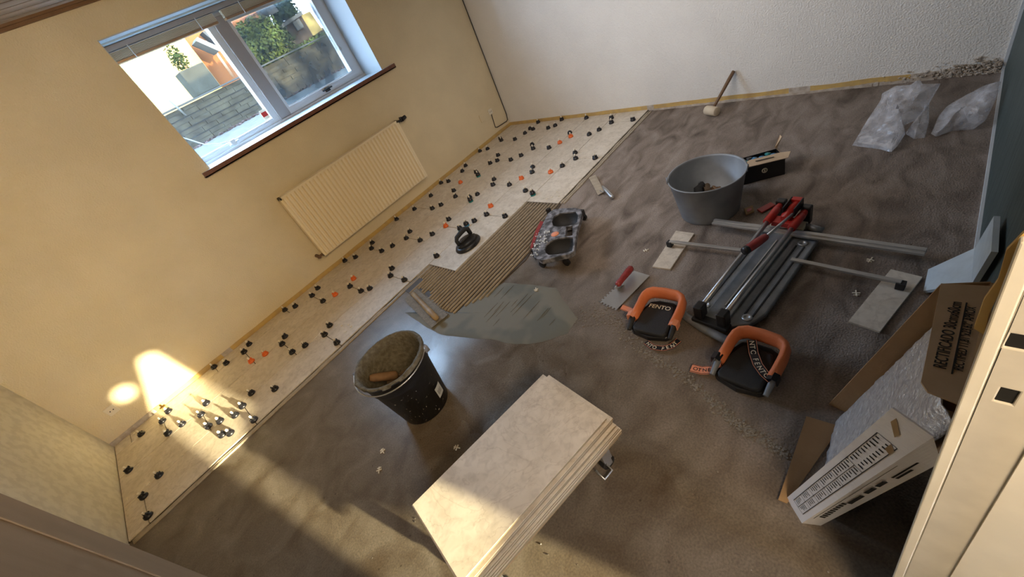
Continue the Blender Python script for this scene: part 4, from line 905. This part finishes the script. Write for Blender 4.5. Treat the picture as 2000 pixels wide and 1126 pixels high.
# printed top flap
t1, t2, t3, t4 = PZ(1838, 553, ZT+.012), PZ(1934, 558, ZT+.012), PZ(1799, 745, ZT+.006), PZ(1878, 790, ZT-.01)
nrm = (t3-t1).cross(t2-t1).normalized()
t4 = PP(1878, 790, t1, nrm); mid = PP(1812, 764, t1, nrm)
b = MB(); b.slab([lf(t1), lf(t3), lf(mid), lf(t4), lf(t2)], .004, (0, 0, -1)); tfp = b.build('top_flap', 'cardl', t)
nrm = (t3-t1).cross(t2-t1).normalized()
if nrm.z < 0: nrm = -nrm
def fl(u, v): return lf(PP(u, v, t1, nrm))
def tl(s_, a, e, h, name, sq):
    A_, E_ = fl(*a), fl(*e); xd = (E_-A_); yd = nrm.cross(xd)
    cu = text(s_, name, A_, xd, yd, h, 'ink', tfp, sq, .0012); w_ = max(v.co.dot(xd.normalized()) for v in cu.data.vertices)-min(v.co.dot(xd.normalized()) for v in cu.data.vertices)
    k = xd.length/max(w_, 1e-4); xn = xd.normalized()
    for v in cu.data.vertices: r_ = v.co-A_; v.co = v.co+xn*(r_.dot(xn)*(k-1))
tl('RECTIFICADO 30cmx60cm', (1847, 722), (1878, 592), .024, 'print', 1)
tl('RECTIFIED 11,81"x23,62" APROX', (1880, 726), (1906, 601), .0175, 'print', 1)
b = MB(); A_, E_ = fl(1859, 730), fl(1888, 591); sd = nrm.cross(E_-A_).normalized()*.0012; b.slab([A_-sd, E_-sd, E_+sd, A_+sd], .001, nrm); b.build('rule', 'ink', tfp)
# second small flap at the top edge
b = MB(); b.slab([lf(PZ(u, v, .50)) for u, v in [(1842, 797), (1880, 810), (1862, 870), (1838, 832)]], .004, (0, 0, -1)); b.build('inner_flap', 'cardl', t)
# printed table on the white side panel
def wpnt(fx, fz): return lf(D0.lerp(C0, fx).lerp(Dt.lerp(Ct, fx), fz))
wn_ = (C0-D0).cross(Dt-D0).normalized()
if wn_.x > 0: wn_ = -wn_
def dash(b, fx0, fz0, fx1, fz1, w=.0012):
    a, e = wpnt(fx0, fz0), wpnt(fx1, fz1); d = (e-a).normalized(); s_ = wn_.cross(d)*w*.5; o_ = wn_*.0008; b.add([a-s_+o_, e-s_+o_, e+s_+o_, a+s_+o_], [(0, 1, 2, 3)])
b = MB(); zs_ = [.06, .15, .245, .355, .48, .63, .86]
for z in zs_: dash(b, .22, z, .78, z)
dash(b, .22, .06, .22, .86, .0016); dash(b, .78, .06, .78, .86, .0016); dash(b, .50, .06, .50, .63)
rs = random.Random(6)
for a_, c_ in zip(zs_, zs_[1:]):
    for s0 in (.24, .52):
        k = a_+.02
        while k < c_-.014:
            dash(b, s0+.02, k, s0+rs.uniform(.12, .22), k, .0026+.002*a_); k += .0135+.012*a_
b.build('printed_table', 'ink', wp)
b = MB(); 
def dash2(b, fx0, fz0, fx1, fz1, w):
    a, e = lf(C0.lerp(E0, fx0).lerp(Ct.lerp(Et, fx0), fz0)), lf(C0.lerp(E0, fx1).lerp(Ct.lerp(Et, fx1), fz1)); nn = (E0-C0).cross(Ct-C0).normalized(); nn = -nn if nn.x > 0 else nn
    d = (e-a).normalized(); s_ = nn.cross(d)*w*.5; o_ = nn*.0008; b.add([a-s_+o_, e-s_+o_, e+s_+o_, a+s_+o_], [(0, 1, 2, 3)])
dash2(b, .18, .10, .18, .80, .001); dash2(b, .62, .40, .62, .52, .014); dash2(b, .60, .55, .60, .62, .016); dash2(b, .60, .64, .60, .70, .016)
dash2(b, .55, .74, .55, .90, .006); dash2(b, .7, .76, .7, .86, .008)
for k in range(9): dash2(b, .45, .14+k*.028, .45, .16+k*.028, .012)
b.build('printed_marks', 'ink', wp2)
b = MB(); a = wpnt(.25, .86); b.add([wpnt(.22, .945)+wn_*.001, wpnt(.55, .895)+wn_*.001, wpnt(.58, .92)+wn_*.001, wpnt(.24, .975)+wn_*.001], [(0, 1, 2, 3)]); b.add([wpnt(.62, .82)+wn_*.001, wpnt(.8, .81)+wn_*.001, wpnt(.8, .84)+wn_*.001, wpnt(.62, .86)+wn_*.001], [(0, 1, 2, 3)]); b.build('tape_remnant', 'wood', wp)

# white offcut board leaning at the dark wall
w1, w6 = PZ(1817, 530, .002), PZ(1808, 572, .002); w2 = PY(1913, 487, YB+.012); w5 = PY(1908, 558, YB+.012); w3 = PY(1954, 422, YB+.012); w4 = PY(1950, 492, YB+.012)
b = MB(); b.slab([w1, w6, w5, w2], .010, (.1, -.0, -1)) if False else None
w2.z = max(w2.z, .03)
b = MB(); b.slab([w1, w6, w5, w2], .012, (0, .6, .8)); b.slab([w2, w5, w4, w3], .012, (0, 1, 0)); o = b.build('offcut_board', 'blue_board')
tag(o, 'bluish white offcut board leaning between the floor and the dark wall', 'board')

# ============================================================ PLASTIC BAGS
def bag(label, px, lift, tilt_h, seed, thick=.03, inner=None):
    # outline points given with their heights above the floor
    P = [PZ(u, v, z) for (u, v, z) in px]; c = sum(P, Vector())/len(P); n = 64; ring = []
    for i in range(n):
        f = i/n*len(P); k = int(f); ring.append(P[k].lerp(P[(k+1) % len(P)], f-k))
    nn = Vector()
    for i in range(n): nn += (ring[i]-c).cross(ring[(i+1) % n]-c)
    nn.normalize(); nn = nn if nn.z > 0 else -nn
    b = MB(); R_ = 16
    for side in (1, -1):
        vs = [c+nn*thick*side]; fs = []
        for j in range(1, R_+1):
            s_ = j/R_
            for i in range(n):
                p = c.lerp(ring[i], s_); h = thick*math.sqrt(max(0, 1-s_*s_))*(1+.9*noise.noise(p*11+Vector((seed, side*3, 0))))
                h += .013*(1-abs(noise.noise(p*17+Vector((seed, 5, side)))*2.4))*(1-s_**4); p = p+nn*h*side
                if side < 0: p.z = max(p.z, .003)
                p.z = max(p.z, .002); vs.append(p)
        fs = [(0, 1+i, 1+(i+1) % n) for i in range(n)]+[(1+j*n+i, 1+(j+1)*n+i, 1+(j+1)*n+(i+1) % n, 1+j*n+(i+1) % n) for j in range(R_-1) for i in range(n)]
        b.add(vs, fs, None, False)
    return tag(b.build('plastic_bag', 'bag'), label, 'plastic bag', 'crumpled plastic bags')
bag('large crumpled clear plastic bag standing on the floor by the right wall', [(1664, 285, 0), (1690, 240, .05), (1720, 196, .12), (1722, 183, .14), (1750, 168, .17), (1780, 166, .18), (1796, 155, .20), (1802, 164, .19), (1838, 163, .18), (1818, 196, .12), (1808, 210, .10), (1790, 232, .07), (1765, 243, .06), (1768, 262, .05), (1752, 285, .02), (1740, 298, .0), (1718, 292, 0)], 0, 0, 3)
bag('dark small plastic bag tucked behind the large crumpled bag', [(1768, 262, 0), (1790, 232, .06), (1815, 200, .09), (1815, 235, .05), (1806, 270, 0), (1785, 272, 0)], 0, 0, 8, .02)
bag('clear plastic bag slumped against the dark wall in the far corner', [(1818, 262, 0), (1832, 230, .04), (1850, 208, .07), (1890, 184, .12), (1925, 166, .15), (1956, 158, .17), (1953, 175, .15), (1940, 205, .10), (1925, 235, .05), (1900, 254, .0), (1860, 256, 0), (1828, 268, 0)], 0, 0, 14)

# ============================================================ DOOR LEAF AND JAMB
d1 = MB(); d1.box((.643, -3.48, .006), (.683, -2.683, 2.02)); dr = struct(d1.build('door_1', 'door', None, .004, 3))
b = MB(); b.box((.683, -2.74, .01), (.6855, -2.688, 2.0)); b.build('edge_lipping', 'door', dr, .001)

def jamb():
    b = MB(); X = 1.44; ztop = 1.068; zbot = .0
    # edge line in the x = 1.44 plane slopes very slightly
    def ye(z): return -3.569+.023*(z-.27)/.71
    hh = [((-3.569, .953), .0075, .010), ((-3.579, .872), .0065, .012)]
    # face bands: white lip, sunk filler band, main face
    def band(y_off0, y_off1, x, mt, nm, par, holes=(), dp=.03):
        b = MB(); bm_o = [(ye(zbot)-y_off0, zbot), (ye(zbot)-y_off1, zbot), (ye(ztop)-y_off1, ztop), (ye(ztop)-y_off0, ztop)]
        vs, fs = holed(bm_o, [[(cy-w, cz-h), (cy+w, cz-h), (cy+w, cz+h), (cy-w, cz+h)] for (cy, cz), w, h in holes], 0, dp)
        b.add([(x+dp-v[2], v[0], v[1]) for v in vs], fs); return b.build(nm, mt, par, .0015)
    root = band(0, .012, X, 'jamb', 'door_frame_jamb', None, (), .010); struct(root)
    band(.012, .060, X+.0015, 'jambg', 'rebate', root, hh); band(.0585, .20, X-.001, 'jamb', 'jamb_face', root)
    for (cy, cz), w, h in hh:
        b = MB(); b.box((X+.0035, cy-w+.0004, cz-h+.0004), (X+.016, cy+w-.0004, cz+h-.0004)); b.build('mortise', 'hole', root)
    return root
jb = jamb()
# strips of old yellow paint and paper peeling from the frame edge
b = MB(); b.slab([PX(u, v, 1.455) for u, v in [(1966, 489), (2008, 446), (2008, 520), (1985, 560), (1960, 560), (1949, 548)]], .004, (1, 0, 0)); o = b.build('peeling_strip', 'yellow'); tag(o, 'yellowed strip peeling at the top of the cream door jamb', 'paint strip')
b = MB(); b.slab([PX(u, v, 1.455) for u, v in [(1951, 545), (1962, 552), (1932, 612), (1921, 653), (1902, 641), (1914, 607), (1922, 585)]], .004, (1, 0, 0)); o = b.build('peeling_strip', 'yellow'); tag(o, 'yellowed strip hanging off the jamb edge above the carton flap', 'paint strip')

# ============================================================ OUTSIDE
GZ = 1.04
M['gravel'] = mat('pale_paving', (.030, .029, .026), .9, col2=(.052, .050, .044), vs=10, bump=1, bs=40, spec=0)
M['soil'] = mat('soil_and_stones', (.016, .009, .007), .9, col2=(.045, .03, .026), vs=16, lo=.45, hi=.6, spec=0)
M['block'] = mat('weathered_blocks', (.015, .0125, .0080), .9, col2=(.031, .026, .0165), vs=7, bump=1, bs=25, spec=0)
M['coping'] = mat('coping', (.03, .029, .026), .8, spec=0)
M['planter'] = mat('grey_planter', (.022, .021, .0155), .7, var=.15, vs=6, spec=0)
M['render_y'] = mat('yellow_render', (.17, .125, .042), .9, spec=0)
M['brick_o'] = mat('orange_render', (.10, .038, .014), .9, spec=0)
M['leaf'] = mat('bush_leaf', (.020, .026, .005), .8, col2=(.055, .062, .016), vs=30, spec=0)
M['leafd'] = mat('shrub_leaf', (.006, .010, .002), .8, col2=(.014, .019, .006), vs=30, spec=0)
M['roof'] = mat('grey_roof', (.026, .025, .023), .8, var=.2, vs=2, stretch=(8, 1, 1), spec=0)
M['shed'] = mat('shed_boards', (.034, .024, .016), .8, spec=0)
M['outw'] = mat('outside_white', (.06, .058, .05), .8, spec=0)
b = MB(); b.box((-3, WD, GZ-.1), (14, 3.97, GZ)); struct(b.build('ground_outside', 'gravel'))
b = MB(); b.box((-3, 4.0, GZ-.1), (20, 24, 1.50)); struct(b.build('terrace_outside', 'gravel'))
rw = thing('retaining_wall', 'low grey block garden wall outside the window with a pale coping', 'wall', (4, 4, GZ)); lf = local(rw)
b = MB(); rs = random.Random(12); hc = .0615
for c_ in range(8):
    x = -2-rs.random()*.3
    while x < 12:
        w_ = rs.uniform(.18, .42); b.box(lf((x, 3.985-(.0 if c_ % 2 else .012)-rs.uniform(0, .006), GZ+c_*hc)), lf((x+w_-.006, 4.05, GZ+(c_+1)*hc-(.004 if c_ % 2 == 0 else .014)))); x += w_
b.build('blocks', 'block', rw)
b = MB(); b.box(lf((-2, 3.95, 1.533)), lf((12, 4.12, 1.552))); b.build('coping', 'coping', rw)
b = MB(); rs = random.Random(14)
for k in range(500): pebble(b, Vector((rs.uniform(2.0, 6.5), 3.97-abs(rs.gauss(0, .10)), GZ)), rs.choice([.012, .02, .03]), rs)
tag(b.build('garden_debris', 'soil'), 'line of brown stones and leaves at the foot of the garden wall', 'debris', kind='stuff')
# planter with shrub
pq = [PY(u, v, 4.08) for u, v in ((350, 140), (400, 119), (425, 166), (386, 187))]
x0, x1 = (pq[0].x+pq[3].x)/2, (pq[1].x+pq[2].x)/2; zt_ = (pq[0].z+pq[1].z)/2
t = thing('planter', 'square grey planter with a small shrub on the garden wall', 'planter', ((x0+x1)/2, 4.3, 1.552)); lf = local(t)
b = MB(); b.box(lf((x0, 4.08, 1.553)), lf((x1, 4.08+x1-x0, zt_))); b.build('pot', 'planter', t, .01)
def foliage(b, c, r, n, seed, size, sq=(1, 1, 1)):
    rs = random.Random(seed)
    for k in range(n):
        d = Vector((rs.gauss(0, 1), rs.gauss(0, 1), rs.gauss(0, 1))).normalized(); rr = r*(rs.random()**.4)*(1+.25*noise.noise(d*3+Vector((seed, 0, 0))))
        p = c+Vector((d.x*rr*sq[0], d.y*rr*sq[1], d.z*rr*sq[2])); a = Vector((rs.uniform(-1, 1), rs.uniform(-1, 1), rs.uniform(-1, 1))).normalized(); e = a.cross(d).normalized(); s_ = size*rs.uniform(.6, 1.3)
        b.add([p-a*s_, p+e*s_*.45, p+a*s_, p-e*s_*.45], [(0, 1, 2, 3)])
xc = (x0+x1)/2; b = MB()
foliage(b, lf((xc-.02, 4.3, zt_+.14)), .14, 420, 3, .022, (.8, .8, 1.4)); b.build('shrub', 'leafd', t)
b = MB(); b.cyl(lf((xc, 4.3, zt_-.02)), lf((xc-.01, 4.3, zt_+.2)), .012, 6); b.build('stem', 'brown_wood', t)
# pole lying on the wall
b = MB(); p = PY(345, 213, 3.93); b.cyl((p.x, 3.93, p.z+.12), (p.x+.04, 3.93, p.z-.11), .012, 8); tag(b.build('white_stake', 'outw'), 'thin white stake leaning on the garden wall', 'stake')
# neighbouring house
t = thing('house', 'sunlit yellow house with an orange wing beyond the garden wall', 'house', (4, 10, 1.5)); lf = local(t)
a = PY(236, 120, 9); e = PY(418, 150, 9); 
b = MB(); b.box(lf((a.x-2.5, 9, 1.5)), lf((e.x, 14, 4.2))); b.build('facade', 'render_y', t)
e2 = PY(478, 150, 9.3); b = MB(); b.box(lf((e.x, 9.3, 1.5)), lf((e2.x+1.2, 14, 2.75))); b.build('wing', 'brick_o', t)
b = MB(); P = [PY(u, v, 8.6) for u, v in ((385, 72), (432, 93), (428, 100), (383, 80))]; b.slab([lf(p) for p in P], .5, (0, 1, 0)); b.build('eave', 'outw', t)
b = MB(); P = [PY(u, v, 9.0) for u, v in ((395, 62), (445, 45), (455, 78), (440, 80), (432, 92))]; b.slab([lf(p) for p in P], .6, (0, 1, 0)); b.build('roof', 'roof', t)
b = MB(); b.cyl(lf(PY(412, 88, 8.95)), lf(PY(456, 150, 8.95)), .03, 8); b.build('downpipe', 'brown_wood', t)
# right pane: far roof, shed, bush, tree
t = thing('outbuilding', 'grey roofed outbuilding behind the bush outside the window', 'building', (9, 15, 1.5)); lf = local(t)
b = MB(); P = [PY(u, v, 13) for u, v in ((432, 20), (520, -8), (545, 22), (457, 62))]; b.slab([lf(p) for p in P], 2.5, (0, 1, .1)); b.build('roof', 'roof', t)
b = MB(); P = [PY(u, v, 13.4) for u, v in ((470, 60), (520, 32), (545, 62), (500, 90))]; b.slab([lf(p) for p in P], 2, (0, 1, 0)); b.build('wall', 'brick_o', t)
t = thing('garden_shed', 'brown garden shed with a white window beyond the bush', 'shed', (8, 11, 1.5)); lf = local(t)
b = MB(); P = [PY(u, v, 10) for u, v in ((553, 52), (588, 30), (612, 70), (575, 90))]; b.slab([lf(p) for p in P], 2, (0, 1, 0)); b.build('shed_wall', 'shed', t)
b = MB(); b.box(lf((P[3].x-.3, 10.05, 1.5)), lf((P[2].x+.9, 11.9, 1.86))); b.build('shed_base', 'shed', t)
b = MB(); P = [PY(u, v, 10) for u, v in ((588, 30), (605, 22), (630, 58), (612, 70))]; b.slab([lf(p) for p in P], 2, (0, 1, 0)); b.build('side_wall', 'render_y', t)
b = MB(); P = [PY(u, v, 9.9) for u, v in ((545, 50), (588, 22), (592, 28), (550, 56))]; b.slab([lf(p) for p in P], 2.2, (0, 1, 0)); b.build('roof_edge', 'outw', t)
b = MB(); P = [PY(u, v, 9.93) for u, v in ((571, 43), (584, 36), (594, 52), (582, 60))]; b.slab([lf(p) for p in P], .05, (0, 1, 0)); b.build('shed_window', 'outw', t)
p = PY(512, 85, 7); b = MB(); foliage(b, p, .62, 5200, 5, .05, (1.05, .7, .75)); foliage(b, p+Vector((1.3, .4, -.42)), .5, 2600, 15, .05, (2.2, .5, .34)); tag(b.build('garden_bush', 'leaf'), 'broad pale green bush beyond the garden wall', 'bush')
p = PY(552, 20, 14); b = MB(); foliage(b, p, .9, 2600, 6, .09, (.55, .5, 1.5)); tag(b.build('garden_tree', 'leafd'), 'slim tree between the outbuilding and the shed', 'tree')
